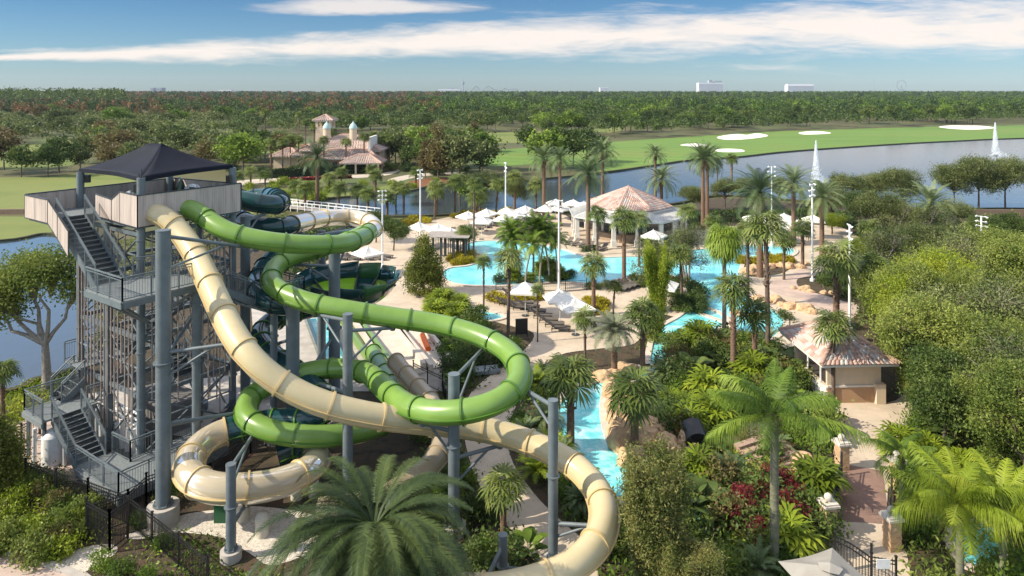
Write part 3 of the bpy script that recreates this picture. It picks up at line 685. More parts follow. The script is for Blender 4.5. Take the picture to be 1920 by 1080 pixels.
# open bowl with flaring staves, dark green and lime in turn
c = P(652, 520, 7.6); bowl = thing('slide_bowl', 'open funnel bowl with dark green and lime staves and a jagged rim', 'slide bowl', (c.x, c.y, 5.8))
for k in range(12):
    b = MB(); vs = []; n = 6
    prof = [(.5, 0), (1.5, .1), (2.4, .45), (2.95, .95), (3.25, 1.5), (3.4, 2.05)]
    for i in range(n+1):
        t = 2*pi*(k+i/n)/12
        for q, (r_, z) in enumerate(prof):
            if q == 5: z -= .22*i/n; r_ += .16*i/n
            vs.append((r_*cos(t), r_*sin(t), z))
    m_ = len(prof)
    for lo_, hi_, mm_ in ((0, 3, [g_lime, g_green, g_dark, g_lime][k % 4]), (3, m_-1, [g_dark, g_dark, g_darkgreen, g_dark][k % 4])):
        b = MB(); b.add(vs, [(i*m_+j, (i+1)*m_+j, (i+1)*m_+j+1, i*m_+j+1) for i in range(n) for j in range(lo_, hi_)], True)
        o = b.build('stave', mm_, bowl); s = o.modifiers.new('t', 'SOLIDIFY'); s.thickness = .05
b = MB()
for k in range(12):
    t = 2*pi*k/12; b.bar((1.5*cos(t), 1.5*sin(t), .05), (3.2*cos(t), 3.2*sin(t), 1.3), .09)
b.cyl((0, 0, -.9), (0, 0, .1), .62, n=20); b.build('underframe', steel_dark, bowl)

# columns that carry the slides
def arm(b, A, B, drop=1.3):
    b.cyl(A, B, .09, n=8); b.cyl(A-Vector((0, 0, drop)), A.lerp(B, .75), .06, n=8)
def support(label, x, Y, top, r, arms, plinth=.45, grp='steel columns carrying the water slides'):
    X = (x-960)*Y/F; root = thing('slide_column', label, 'column', (X, Y, 0), 0, grp)
    b = MB(); b.cyl((0, 0, plinth), (0, 0, top), r, n=20)
    for z in (plinth+.02, top*.55): b.cyl((0, 0, z), (0, 0, z+.05), r*1.35, n=20)
    b.cyl((0, 0, top), (0, 0, top+.02), r*1.04, n=20)
    for k in range(8):
        t = 2*pi*k/8; b.cyl((r*1.2*cos(t), r*1.2*sin(t), plinth), (r*1.2*cos(t), r*1.2*sin(t), plinth+.16), .025, n=6)
    b.build('post', steel, root)
    b = MB(); pr = r*2.1; b.cyl((0, 0, -.02), (0, 0, plinth), pr, n=24); b.build('plinth', concrete, root)
    for z, tgt, dr in arms:
        b = MB(); A = Vector((0, 0, z)); B = Vector(tgt)-Vector((X, Y, 0)); arm(b, A, B, dr)
        b.cyl(B-Vector((0, 0, .12)), B+Vector((0, 0, .1)), .14, n=8); b.build('arm', steel, root)
    return root
def near(path, x, y, r):
    """underside of the slide nearest to pixel (x, y)"""
    best = min(path, key=lambda p: (960+F*p.x/p.y-x)**2+(HY+F*(H-p.z)/p.y-y)**2)
    return best-Vector((0, 0, r+.02))
r1, r2, r3, r4 = .56, .53, .62, .66
support('thick tall grey column in a round concrete planter left of the cream slide', 306, 32.0, 13.55, .33,
        [(13.3, near(path2, 455, 445, r2), 1.6), (7.5, T(0, 3, 7.3), .1), (7.9, near(path1, 437, 622, r1), 1.2), (4.6, near(path2, 462, 750, r2), .1)], .9)
support('short grey column on an oval plinth beside the white gravel', 433, 29.6, 4.05, .21, [(3.9, near(path2, 475, 795, r2), .9), (1.6, near(path4, 470, 917, r4), .3)], .4)
support('grey column standing inside the wide green loop', 851, 31.3, 7.2, .26, [(7.0, near(path2, 905, 630, r2), 1.6), (4.6, near(path2, 790, 770, r2), 1.2), (3.4, near(path1, 935, 812, r1), 1.2)])
support('grey column in front of the cream slide beside the path', 1037, 29.0, 7.05, .21, [(6.8, near(path2, 978, 705, r2), 1.0), (1.9, near(path1, 1120, 960, r1), .6)])
support('shortest grey column, at the bottom edge right of the big palm', 943, 27.0, 2.7, .18, [(1.4, near(path1, 1090, 1050, r1), .3), (2.3, (-1.6, 25.5, .6), .1)])
support('slim grey column behind the cream slide where the green tube crosses', 652, 33.5, 9.2, .24, [(8.9, near(path2, 590, 570, r2), 1.7), (8.4, near(path2, 740, 596, r2), 1.6), (5.4, near(path2, 580, 697, r2), 1.1)])
support('dark grey column under the left bend of the green tube', 549, 38.0, 8.2, .36, [(7.9, near(path2, 525, 545, r2), .9), (6.4, near(path4, 490, 635, r4), 1)])
support('tall grey column rising to the upper green bend', 627, 41.5, 10.5, .34, [(10.1, near(path2, 655, 450, r2), 1.2), (9.5, near(path2, 560, 480, r2), 1), (7.6, (c.x, c.y-.8, 5.3), 1), (5.4, near(path4, 560, 700, r4), 1.6)])
support('grey column by the tower under the first bend of the dark tube', 460, 43.5, 12.1, .3, [(11.8, near(path3, 495, 383, r3), 1), (11.3, near(path2, 475, 448, r2), 1), (10.6, near(path3, 515, 427, r3), 1)])
support('grey column behind holding up the see-through cream ring', 603, 50, 9.9, .3, [(9.6, near(path3, 655, 407, r3), 1), (9.2, near(path3, 560, 419, r3), 1)])

# run-out lanes: shallow troughs with raised concrete walls
def lane(label, px0, px1, w, m, z=.35, water=None):
    A, B = P(*px0), P(*px1); d = (B-A); ln = d.length; ang = math.atan2(d.y, d.x)
    root = thing('runout_lane', label, 'slide lane', A, ang, 'run-out lanes at the foot of the slides')
    b = MB(); b.box(0, -w/2, 0, ln, w/2, z*.4)
    b.build('floor', water or m, root)
    for sg in (-1, 1):
        b = MB(); b.box(0, sg*(w/2+.15)-.15, 0, ln, sg*(w/2+.15)+.15, z+.25); b.build('side_wall', m, root)
    return root
b = MB(); b.cyl(P(792, 640)+Vector((0, 0, .5)), P(803, 662)+Vector((0, 0, .3)), .22, n=12); tag(b.build('rescue_tube', mat('orange_foam', (.8, .16, .02), (.7, .13, .02), 2, .6)), 'orange rescue tube lying by the edge of the run-out lanes', 'rescue tube')
lane('pale concrete run-out lane, the widest', (770, 706, 0), (692, 598, 0), 2.7, mat('lane_concrete', (.58, .52, .43), (.48, .42, .35), 1, .8))
lane('pale concrete run-out lane next to the garden', (822, 692, 0), (752, 598, 0), 1.8, MATS['lane_concrete'])
lane('lime green run-out lane in the middle', (722, 700, 0), (652, 600, 0), 1.0, g_green, .3)
lane('teal run-out lane filled with foaming water', (630, 690, 0), (592, 600, 0), 1.3, g_dark, .4, w_river)
# ---------------------------------------------------------------- vegetation
lf_oak = leafmat('leaf_oak', (0.0319, 0.0609, 0.0145), (0.0798, 0.1232, 0.0261), (0.1595, 0.203, 0.0435))
lf_grey = leafmat('leaf_greygreen', (.05, .075, .022), (.125, .155, .045), (.25, .27, .10))
lf_yel = leafmat('leaf_yellowgreen', (0.087, 0.1305, 0.0116), (0.2175, 0.29, 0.0203), (0.3915, 0.435, 0.0435), .35)
lf_bright = leafmat('leaf_bright', (.035, .075, .010), (.115, .19, .022), (.27, .36, .05), .35)
lf_rust = leafmat('leaf_rust', (.08, .055, .022), (.15, .12, .042), (.21, .185, .07))
lf_dark = leafmat('leaf_dark', (0.0145, 0.0319, 0.0116), (0.0319, 0.0653, 0.0203), (0.0725, 0.116, 0.029))
lf_olive = leafmat('leaf_olive', (.05, .085, .014), (.15, .20, .035), (.31, .34, .075), .35, clump=.5)
lf_red = leafmat('leaf_red', (.05, .008, .010), (.17, .022, .028), (.30, .06, .06), .4)
lf_palm = leafmat('leaf_palm', (0.0508, 0.087, 0.0319), (0.1232, 0.174, 0.0653), (0.232, 0.2755, 0.116), .2, .45)
lf_palmd = leafmat('leaf_palm_dark', (.009, .02, .005), (.028, .05, .011), (.085, .115, .03), .12, .5)
lf_fan = leafmat('leaf_fan', (.06, .095, .02), (.15, .20, .045), (.31, .34, .11), .3, .5)
lf_forest = leafmat('leaf_forest', (0.0261, 0.0522, 0.0145), (0.0653, 0.1087, 0.0261), (0.1305, 0.1668, 0.0406), .15, .7, clump=.012)
lf_crot = leafmat('leaf_croton', (0.19, 0.152, 0.0095), (0.399, 0.342, 0.019), (0.57, 0.494, 0.0475), .3)
dead = mat('dead_frond', (.28, .19, .10), (.17, .11, .06), 4, .9)
rng = np.random.default_rng(5)
def unit(n, g=rng):
    v = g.normal(size=(n, 3)); return v/np.linalg.norm(v, axis=1)[:, None]
def leaf_quads(C, size, g=rng, aspect=.5, flat=0.0, droop=None, S=None):
    """diamond leaves at the points C; size is the length"""
    n = len(C); a = unit(n, g)
    if droop is not None: a = a*(1-droop)+np.array([0, 0, -1.])*droop; a /= np.linalg.norm(a, axis=1)[:, None]
    if flat: a[:, 2] *= (1-flat); a /= np.linalg.norm(a, axis=1)[:, None]
    r = unit(n, g)
    if flat: r[:, 2] *= (1-flat)
    b = np.cross(a, r); b /= np.linalg.norm(b, axis=1)[:, None]+1e-9
    s = (size*(.6+.8*g.random(n)) if S is None else S)[:, None]
    V = np.stack([C-a*s*.5, C+b*s*aspect*.5, C+a*s*.5, C-b*s*aspect*.5], 1).reshape(-1, 3)
    Q = np.arange(4*n).reshape(n, 4)
    return V, Q
def crown_points(blobs, nclump, per, cs, g=rng, shell=.55):
    """leaf positions in clumps that crowd towards the outside of a set of ellipsoids (cx,cy,cz,rx,ry,rz)"""
    vol = np.array([b_[3]*b_[4]*b_[5] for b_ in blobs])**(2/3); p = vol/vol.sum()
    idx = g.choice(len(blobs), nclump, p=p); B = np.array(blobs)[idx]
    d = unit(nclump, g); rr = (shell+(1-shell)*g.random(nclump)**.6)[:, None]
    cc = B[:, :3]+d*rr*B[:, 3:]
    k = np.repeat(np.arange(nclump), per); sz = cs*(.5+g.random(nclump))
    pts = cc[k]+g.normal(size=(len(k), 3))*sz[k][:, None]*np.array([1, 1, .7])
    var = np.clip(.5*g.random(nclump)[k]+.5*g.random(len(k)), 0, 1)
    return pts, var, cc
def limbs(b, base, tops, r0, g=random, wig=.25, seg=5, n=7):
    """tapered limbs from base to each top"""
    for t in tops:
        t = Vector(t); pts = []
        for i in range(seg+1):
            s = i/seg; p = Vector(base).lerp(t, s)
            if 0 < i < seg: p += Vector((g.uniform(-wig, wig), g.uniform(-wig, wig), g.uniform(-wig, wig)*.5))
            p.z += sin(s*pi)*wig*.6; pts.append(p)
        b.tube(pts, [r0*(1-.85*i/seg) for i in range(seg+1)], n=n)
def make_tree(name, label, cat, h, rad, nleaf, leaf, m, bk=None, trunk_h=.35, r0=.16, blobs=None, nb=7, seed=1, clump=None, shell=.5, droop=None, aspect=.55, stems=1, per=26, bare=0, group=None, squash=.75, bs=1.0):
    g = np.random.default_rng(seed); rr = random.Random(seed)
    root = thing(name, label, cat, (0, 0, 0), 0, group)
    cz = h*trunk_h
    if blobs is None:
        blobs = []
        for i in range(nb):
            t = 2*pi*i/nb+rr.random(); q = rad*(.25+.35*rr.random())*(1.3 if bs < 1 else 1); z = cz+(h-cz)*(.2+.6*rr.random())
            s = bs*rad*(.38+.22*rr.random()); blobs.append((q*cos(t), q*sin(t), z, s, s, s*squash))
        blobs.append((0, 0, h-rad*.45, rad*.45, rad*.45, rad*.42))
    b = MB()
    for s in range(stems):
        o = Vector((0, 0, 0)) if stems == 1 else Vector((rr.uniform(-.3, .3), rr.uniform(-.3, .3), 0))
        top = o*2.5+Vector((rr.uniform(-.15, .15), rr.uniform(-.15, .15), cz))
        b.tube([o+Vector((0, 0, -.1)), o+Vector((0, 0, .15)), o.lerp(top, .5)+Vector((rr.uniform(-.1, .1), 0, 0)), top], [r0*1.5, r0*1.1, r0*.9, r0*.75], n=9)
        limbs(b, top, [bl[:3] for bl in blobs], r0*.55, rr, rad*.09)
    for bl in blobs:
        c = Vector(bl[:3])
        for k in range(5+bare):
            d = Vector((rr.gauss(0, 1), rr.gauss(0, 1), rr.gauss(.4, .7))).normalized()
            e_ = c+Vector((d.x*bl[3], d.y*bl[4], d.z*bl[5]))*(1.0 if bare else .85)
            b.tube([c*.6+Vector((0, 0, cz))*.4, c.lerp(e_, .4)+Vector((0, 0, .1)), e_], [r0*.22, r0*.14, r0*.04], n=4, cap=False)
    b.build('trunk', bk or bark, root)
    nc = max(4, nleaf//per)
    pts, var, cc = crown_points(blobs, nc, per, clump or rad*.11, g, shell)
    V, Q = leaf_quads(pts, leaf, g, aspect, droop=droop)
    np_mesh('crown', V, Q, m, root, var)
    return root
# ---- feather palms
def frond_arrays(L_, up, arch, nl, ll, w, g, droopl=.35, twist=0., start=.18):
    """one feather frond leaving the origin along +x; returns vertices and quads (rachis and leaflets)"""
    n = 12; t = np.linspace(0, 1, n+1); ang = up-arch*t**1.3
    dx = np.cos(ang)*L_/n; dz = np.sin(ang)*L_/n
    X = np.concatenate([[0], np.cumsum(dx[:-1])]); Z = np.concatenate([[0], np.cumsum(dz[:-1])])
    V = []; Q = []
    rw = .035*(1-t*.85)*max(L_/3, .6)
    for i in range(n+1): V += [(X[i], -rw[i], Z[i]), (X[i], rw[i], Z[i]), (X[i], 0, Z[i]-rw[i]*.8)]
    for i in range(n):
        a = 3*i; Q += [(a, a+3, a+4, a+1), (a+1, a+4, a+5, a+2), (a+2, a+5, a+3, a)]
    s = start+(1-start)*np.linspace(0, 1, nl)
    for side in (-1, 1):
        for q in s:
            i = min(int(q*n), n-1); f = q*n-i
            x = X[i]*(1-f)+X[i+1]*f; z = Z[i]*(1-f)+Z[i+1]*f; a = ang[i]
            l = ll*(math.sin(pi*min(1, (q-start)/(1-start)*.86+.12))**.6)*(.85+.3*g.random())
            fw = .45+.5*q
            d = np.array([math.cos(a)*fw, side*(1-.25*q), math.sin(a)*fw+.28-.4*g.random()*droopl]); d /= np.linalg.norm(d)
            wv = np.array([math.cos(a), 0, math.sin(a)])*w*(.8+.4*g.random())
            mid = np.array([x, 0, z])+d*l*.5; tip = np.array([x, 0, z])+d*l; tip[2] -= droopl*l*(.6+.5*g.random())
            mid[2] -= droopl*l*.12
            k = len(V); p0 = np.array([x, 0, z])
            V += [tuple(p0-wv*.5), tuple(p0+wv*.5), tuple(mid+wv*.45), tuple(mid-wv*.45), tuple(tip)]
            Q += [(k, k+1, k+2, k+3), (k+3, k+2, k+4, k+4)]
    return np.array(V), Q
def feather_crown(name, parent, zc, nfr, L_, nl, ll, w, m, seed, up0=-.5, up1=1.45, arch0=.7, arch1=1.3, droopl=.35, start=.18):
    g = np.random.default_rng(seed); VV_ = []; FF = []; va = []; off = 0
    for i in range(nfr):
        f = (i+.5)/nfr; up = up0+(up1-up0)*(f**.85); az = i*2.39996+g.normal()*.12; l = L_*(.85+.25*g.random())*(1 if f < .85 else .8)
        V, Q = frond_arrays(l, up, arch0+(arch1-arch0)*g.random()*(1.1-f*.5), nl, ll, w, g, droopl, start=start)
        c, s = math.cos(az), math.sin(az); V = np.stack([V[:, 0]*c-V[:, 1]*s, V[:, 0]*s+V[:, 1]*c, V[:, 2]+zc], 1)
        VV_.append(V); base = g.random()
        for q in Q: FF.append([k+off for k in q] if q[2] != q[3] else [q[0]+off, q[1]+off, q[2]+off]); va.append(min(1, .6*base+.4*g.random()))
        off += len(V)
    me = bpy.data.meshes.new(name); me.from_pydata(np.concatenate(VV_).tolist(), [], FF); me.materials.append(m)
    at = me.attributes.new('v', 'FLOAT', 'FACE'); at.data.foreach_set('value', np.array(va, dtype=np.float32))
    o = bpy.data.objects.new(name, me); COL.objects.link(o); o.parent = parent
    return o
def ringed_trunk(b, h, r0, r1, step=.25, bulge=.15, lean=(0, 0), n=10, top=1.0):
    k = max(2, int(h/step)); pts = []; rs_ = []
    for i in range(k+1):
        s = i/k
        for dz, q in ((0, 1), (step*.55, 1+bulge)):
            if i == k and dz: continue
            pts.append(Vector((lean[0]*s*s, lean[1]*s*s, h*s+dz))); r = r0+(r1-r0)*s
            if s > .88: r *= 1+(s-.88)*top*6*.5
            rs_.append(r*q)
    b.tube(pts, rs_, n=n)
def date_palm(label, h=8, L_=3.4, nfr=60, nl=34, ll=.5, w=.045, seed=1, m=None, r=.26, name='date_palm', up0=-.45, dead_n=0, lean=(0, 0), droopl=.3, w1=1.45, bk=None, a0=.7, a1=1.3):
    root = thing(name, label, 'palm tree')
    b = MB(); ringed_trunk(b, h-.4, r*1.1, r*.9, .22, .12, lean); b.build('trunk', bk or palmbark, root)
    g = random.Random(seed); b = MB()
    for i in range(40):                                 # cut leaf bases below the crown
        t = g.random()*2*pi; z = h-.1-g.random()*1.1; b.bar((lean[0], lean[1], z-.15), (lean[0]+cos(t)*r*1.8, lean[1]+sin(t)*r*1.8, z+.18), .09, .05)
    b.build('leaf_bases', palmbark, root)
    c = feather_crown('crown', root, 0, nfr, L_, nl, ll, w, m or lf_palm, seed, up0=up0, up1=w1, droopl=droopl, arch0=a0, arch1=a0+a1); c.location = (lean[0], lean[1], h)
    return root
# ---- fan palms
def fan_arrays(Lp, up, R_, nb, g, droop=.5):
    V = []; Q = []; ex = Lp*math.cos(up); ez = Lp*math.sin(up)
    V += [(0, -.02, 0), (0, .02, 0), (ex, .012, ez), (ex, -.012, ez)]; Q.append((0, 1, 2, 3))
    tilt = up-.5-.5*g.random()
    fx = np.array([math.cos(tilt), 0, math.sin(tilt)]); fy = np.array([0, 1., 0])
    fz = np.cross(fx, fy); o = np.array([ex, 0, ez])
    for i in range(nb):
        a = (i/(nb-1)-.5)*pi*1.5; d = fx*math.cos(a)+fy*math.sin(a); pr = -fx*math.sin(a)+fy*math.cos(a); l = R_*(.85+.25*g.random())*(1-.15*abs(a)/2.4)
        wd = R_*1.5*pi/nb*.27; up_ = fz*(.06*R_*(1 if i % 2 else -1))
        m_ = o+d*l*.6+up_*1.2; tip = o+d*l; tip[2] -= droop*l*(.25+.5*g.random()); k = len(V)
        V += [tuple(o), tuple(m_-pr*wd), tuple(tip), tuple(m_+pr*wd)]; Q.append((k, k+1, k+2, k+3))
    return np.array(V), Q
def fan_palm(label, h=5, R_=.75, nfr=30, nb=17, seed=1, r=.12, m=None, lean=(0, 0), skirt=0, bk=None, name='fan_palm', boots=True, Lp=.85, droop=.4, up0=-.35):
    root = thing(name, label, 'palm tree')
    b = MB(); ringed_trunk(b, h, r*1.15, r, .16, .1, lean, n=8); b.build('trunk', bk or bark, root)
    g = np.random.default_rng(seed); rr = random.Random(seed); VV_ = []; FF = []; va = []; off = 0
    if boots:
        b = MB()
        for i in range(46):
            t = rr.random()*2*pi; z = h*(.55+.45*rr.random()); s = (z/h)**2
            b.bar((lean[0]*s, lean[1]*s, z-.12), (lean[0]*s+cos(t)*r*1.9, lean[1]*s+sin(t)*r*1.9, z+.12), .07, .03)
        b.build('leaf_bases', palmbark, root)
    for i in range(nfr):
        f = (i+.5)/nfr; up = up0+(1.4-up0)*f; az = i*2.39996+g.normal()*.15
        V, Q = fan_arrays(Lp*(.8+.4*g.random()), up, R_, nb, g, droop)
        c, s = math.cos(az), math.sin(az); V = np.stack([V[:, 0]*c-V[:, 1]*s+lean[0], V[:, 0]*s+V[:, 1]*c+lean[1], V[:, 2]+h], 1)
        VV_.append(V); bs = g.random()
        for q in Q: FF.append([k+off for k in q]); va.append(.7*bs+.3*g.random())
        off += len(V)
    np_mesh('crown', np.concatenate(VV_), np.array(FF), m or lf_fan, root, np.array(va))
    if skirt:
        b = MB()
        for i in range(skirt):
            t = rr.random()*2*pi; z = h-.1-rr.random()*1.0; q = .25+rr.random()*.3
            b.bar((lean[0], lean[1], z), (lean[0]+cos(t)*q, lean[1]+sin(t)*q, z-.5-rr.random()*.5), .12, .012)
        b.build('dead_skirt', dead, root)
    return root
smoothbark = mat('smooth_palm_bark', (.20, .19, .12), (.12, .12, .07), 3, .85, bump=.4, stretch=(1, 1, 3), c3=(.15, .15, .10))
def put(root, x, ybase, rz=None, sc=1, z=0):
    root.location = P(x, ybase, z); root.rotation_euler = (0, 0, random.random()*6.28 if rz is None else rz)
    root.scale = (sc, sc, sc) if isinstance(sc, (int, float)) else sc
    return root
used = set()
def spot(proto, x, ybase, sc=1, label=None, group=None, rz=None):
    """first use moves the prototype itself, later ones copy it"""
    rz = random.random()*6.28 if rz is None else rz
    h0 = {'fan_palm': 5, 'date_palm': 0, 'feather_palm': 0}.get(proto.name.split('.')[0]) if not isinstance(sc, (int, float)) else None
    if h0 is not None:
        o = proto
        if proto.name in used: o = place_copy(proto, P(x, ybase), rz, sc, label, group)
        else:
            used.add(proto.name); put(proto, x, ybase, rz, sc)
            if label: proto['label'] = label
            if group: proto['group'] = group
        k = sc[0]/sc[2]
        for ch in o.children:
            if ch.name.startswith('crown'):
                ch.scale = (1, 1, k)
                if h0: ch.location.z = h0*(1-k)
        return o
    if proto.name in used: return place_copy(proto, P(x, ybase), rz, sc, label, group)
    used.add(proto.name); put(proto, x, ybase, rz, sc)
    if label: proto['label'] = label
    if group: proto['group'] = group
    return proto
def hgt(ytop, ybase): return H*(ybase-ytop)/(ybase-HY)

# ---------- foreground palm
fp = date_palm('large dark green feather palm spreading across the bottom of the view', h=7.0, L_=4.7, nfr=112, nl=84, ll=.5, w=.032, seed=11, m=lf_palmd, r=.42, up0=-.65, droopl=.28, w1=.9, a0=1.45, a1=.9)
fp.location = PD(702, 988, 24.0); fp.location.z = 0; fp.name = 'feather_palm'
zc = PD(702, 988, 24.0).z
for ch in fp.children: ch.location.z += zc-7.0
# ---------- tall date palms round the pool
dp = [date_palm('x', h=8, L_=3.7, nfr=52, nl=34, ll=.6, w=.05, seed=s, dead_n=0) for s in (21, 22, 23)]
DP = [(595, 296, 392, 1.15, 'date palm with a big grey green crown in front of the far clubhouse'),
      (1020, 300, 412, 1.0, 'date palm at the water edge left of the tiled pool bar roof'),
      (1050, 300, 425, .8, 'slim date palm just right of the one at the lake edge'),
      (1130, 285, 385, 1.0, 'date palm at the lake behind the tiled pool bar roof'),
      (1103, 328, 470, .98, 'tall date palm in a round bed in front of the pool bar'),
      (1240, 338, 420, .98, 'date palm right behind the pool bar tiled roof'),
      (1229, 290, 372, .85, 'small looking date palm by the lake beyond the pool bar'),
      (1318, 298, 432, 1.0, 'date palm standing left of a pair by the lake'),
      (1326, 300, 425, .95, 'date palm standing right of a pair by the lake'),
      (1425, 362, 520, 1.15, 'date palm beside the tall light pole with grey green crown'),
      (1488, 345, 462, 1.0, 'date palm between two tall light poles'),
      (1541, 372, 482, 1.0, 'date palm right below the nearer fountain jet'),
      (1745, 385, 470, 1.15, 'date palm with a wide crown among the trees on the right')]
for i, (x, yc, yb, s, lab) in enumerate(DP):
    h = hgt(yc, yb); spot(dp[i % 3], x, yb, (s, s, h/8), lab, 'date palms round the pool')
# ---------- fan palms
fanp = [fan_palm('x', 5, .95, 21, 20, seed=31), fan_palm('x', 5, .95, 21, 20, seed=32, lean=(.3, .1)), fan_palm('x', 5, .95, 21, 20, seed=33, bk=palmbark, r=.16)]
FP = [(1113, 500, 592, 1.0, 2, 'small full fan palm on the deck at the pool near edge'), (907, 493, 592, .6, 0, 'bare looking young palm standing left of the pool palm clump'),
      (953, 492, 632, 1.0, 1, 'tall slender fan palm in front of the loungers'), (1008, 545, 642, .45, 0, 'young palm with reddish trunk and tiny crown beside the loungers'),
      (1150, 540, 590, .6, 1, 'short palm right of the white umbrella pair'), (1097, 600, 690, .7, 0, 'palm with reddish trunk on the deck edge near the path'),
      (1170, 415, 530, 1.15, 2, 'fan palm between the pool bar columns and the pool'), (1198, 415, 500, 1.0, 0, 'fan palm beside the white bar columns'),
      (1375, 545, 710, 1.05, 2, 'fan palm with shaggy brown trunk in front of the lagoon bend'), (1070, 712, 850, 1.15, 2, 'fan palm at the left bank of the lower lagoon'),
      (1190, 740, 862, 1.2, 2, 'broad fan palm on the sandstone rock'), (1562, 615, 757, .95, 0, 'fan palm against the tiled gate house roof'),
      (1568, 490, 645, 1.35, 2, 'bright fan palm with wide drooping blades behind the garden path'), (944, 915, 1010, .75, 2, 'small fan palm with stout patterned trunk by the path'),
      (888, 345, 492, .8, 1, 'thin palm on the near pool bed with yellow flowers'), (5, 700, 790, .7, 2, 'low fan palm at the left edge of the view'),
      (1440, 430, 672, 1.25, 1, 'tall fan palm with dense hanging green crown right of centre'), (1402, 440, 575, 1.1, 0, 'fan palm left of the tall dense one by the pool'),
      (1640, 505, 640, 1, 0, 'fan palm in the thicket right of the garden path')]
for x, yc, yb, s, k, lab in FP:
    h = hgt(yc, yb); spot(fanp[k], x, yb, (s, s, h/5 if h > 2 else .5), lab, 'fan palms of the garden')
for x, yc, yb, k, lab in ((1290, 400, 482, 0, 'slender fan palm at the far pool edge right of the bar'), (1335, 418, 470, 1, 'short fan palm beside the far pool edge behind the channel'), (1505, 430, 500, 2, 'fan palm between the two right light poles'), (1470, 452, 525, 0, 'fan palm on the pool peninsula with croton bushes'), (1278, 480, 565, 1, 'thin fan palm beside the channel left bank'),
      (1205, 592, 700, 2, 'fan palm between silvery palm and river'), (1415, 590, 700, 2, 'fan palm just left of the garden path end'), (1120, 405, 478, 0, 'fan palm by the left columns of the pool bar'), (868, 440, 485, 1, 'fan palm behind the pergola bed'), (1635, 430, 520, 1, 'fan palm half lost in trees right of the short light pole')):
    spot(fanp[k], x, yb, (1.0, 1.0, hgt(yc, yb)/5), lab, 'fan palms of the garden')
# pale silvery palm
sv = date_palm('silvery feather palm with arching pale leaves by the path', h=4.2, L_=2.2, nfr=46, nl=26, ll=.5, w=.06, seed=41, m=leafmat('leaf_silver', (0.114, 0.133, 0.076), (0.2375, 0.2565, 0.152), (0.38, 0.3895, 0.266)), r=.2, droopl=.5)
put(sv, 1152, 705); sv.scale = (1, 1, hgt(620, 705)/4.2)
# washingtonia-like with hanging crown
wp = fan_palm('tall straight palm with hanging yellow green crown over the pool channel', 8, 1.1, 44, 26, seed=51, r=.15, m=lf_bright, Lp=.9, droop=1.0, up0=-1.1, bk=bark_pale, boots=False)
put(wp, 1358, 632); wp.scale = (1, 1, hgt(450, 632)/8)
# small palms on the far bank and beyond
lakeg = 'small palms along the far bank'
sm = [(442, 330, 350), (470, 322, 345), (497, 330, 352), (560, 350, 392), (572, 355, 398), (617, 335, 360), (655, 262, 312), (640, 325, 345), (700, 318, 344), (704, 330, 372), (742, 352, 384), (757, 354, 386), (780, 325, 352), (815, 352, 412), (818, 362, 405),
      (853, 345, 402), (893, 372, 425), (862, 338, 385), (635, 355, 385), (670, 358, 392), (690, 365, 398), (726, 372, 405), (300, 233, 268), (318, 232, 268), (388, 238, 270), (404, 236, 268), (497, 212, 298), (560, 215, 265), (573, 230, 285), (700, 255, 312), (714, 262, 312), (722, 258, 310), (730, 262, 312), (530, 268, 325), (545, 262, 318), (508, 268, 322),
      (1345, 305, 335), (1372, 300, 345), (900, 365, 418), (930, 350, 415), (965, 335, 400), (1005, 350, 402)]
sm += [(588, 240, 305), (622, 248, 312), (607, 265, 322), (682, 258, 322), (648, 268, 322), (560, 262, 318)]; sm.sort()
for i, (x, yc, yb) in enumerate(sm):
    h = hgt(yc, yb); spot(fanp[i % 3], x, yb, (1.15, 1.15, h/5), 'small fan palm on the banks beyond the slides, %s from the left' % ordi(i), lakeg)
# palm clump on the pool island
for i, (x, yc, yb, s) in enumerate(((948, 452, 530, .9), (975, 440, 528, 1.0), (1000, 425, 525, 1.1), (1012, 440, 535, 1.0), (1030, 428, 530, 1.0), (985, 458, 540, .9), (1045, 452, 532, .8), (965, 430, 524, .9))):
    if i == 0: ac = [date_palm('x', h=6, L_=2.3, nfr=26, nl=26, ll=.6, w=.06, seed=61+k, m=lf_bright, r=.09, droopl=.7, name='feather_palm', bk=bark_pale, lean=(.9, 0)) for k in range(2)]
    spot(ac[i % 2], x, yb, (s, s, hgt(yc, yb)/6), 'thin stemmed feather palm of the bright green island clump, %s of eight' % ORD[i], 'palm clump on the pool island', rz=i*2.4)
# queen palm, large right of centre
qp = date_palm('tall bright green queen palm with drooping fronds right of centre', h=9, L_=3.3, nfr=15, nl=58, ll=.8, w=.042, seed=71, m=lf_bright, r=.17, droopl=1.5, name='queen_palm', bk=smoothbark, up0=-.1)
qp.location = P(1452, 1070); qp.rotation_euler = (0, 0, 1.0)
hq = PD(1452, 775, P(1452, 1070).y).z
qp.scale = (1, 1, hq/9)
q2 = date_palm('yellow green weeping palm hanging over the lower right corner', h=5, L_=3.0, nfr=18, nl=60, ll=.85, w=.035, seed=72, m=lf_yel, r=.14, droopl=1.5, name='weeping_palm', bk=smoothbark, up0=0)
q2.location = P(1800, 1120); q2.scale = (1, 1, PD(1800, 945, P(1800, 1120).y).z/5); q2.rotation_euler = (0, 0, 2.2)
q3 = place_copy(q2, P(1880, 1110), 4.1, (.9, .9, PD(1880, 940, P(1880, 1110).y).z/5), 'yellow green weeping palm at the right edge, further right than its twin')
q4 = place_copy(qp, P(1690, 1010), 3.0, (.5, .5, .42), 'young palm with orange dry leaves right of the gate bridge')

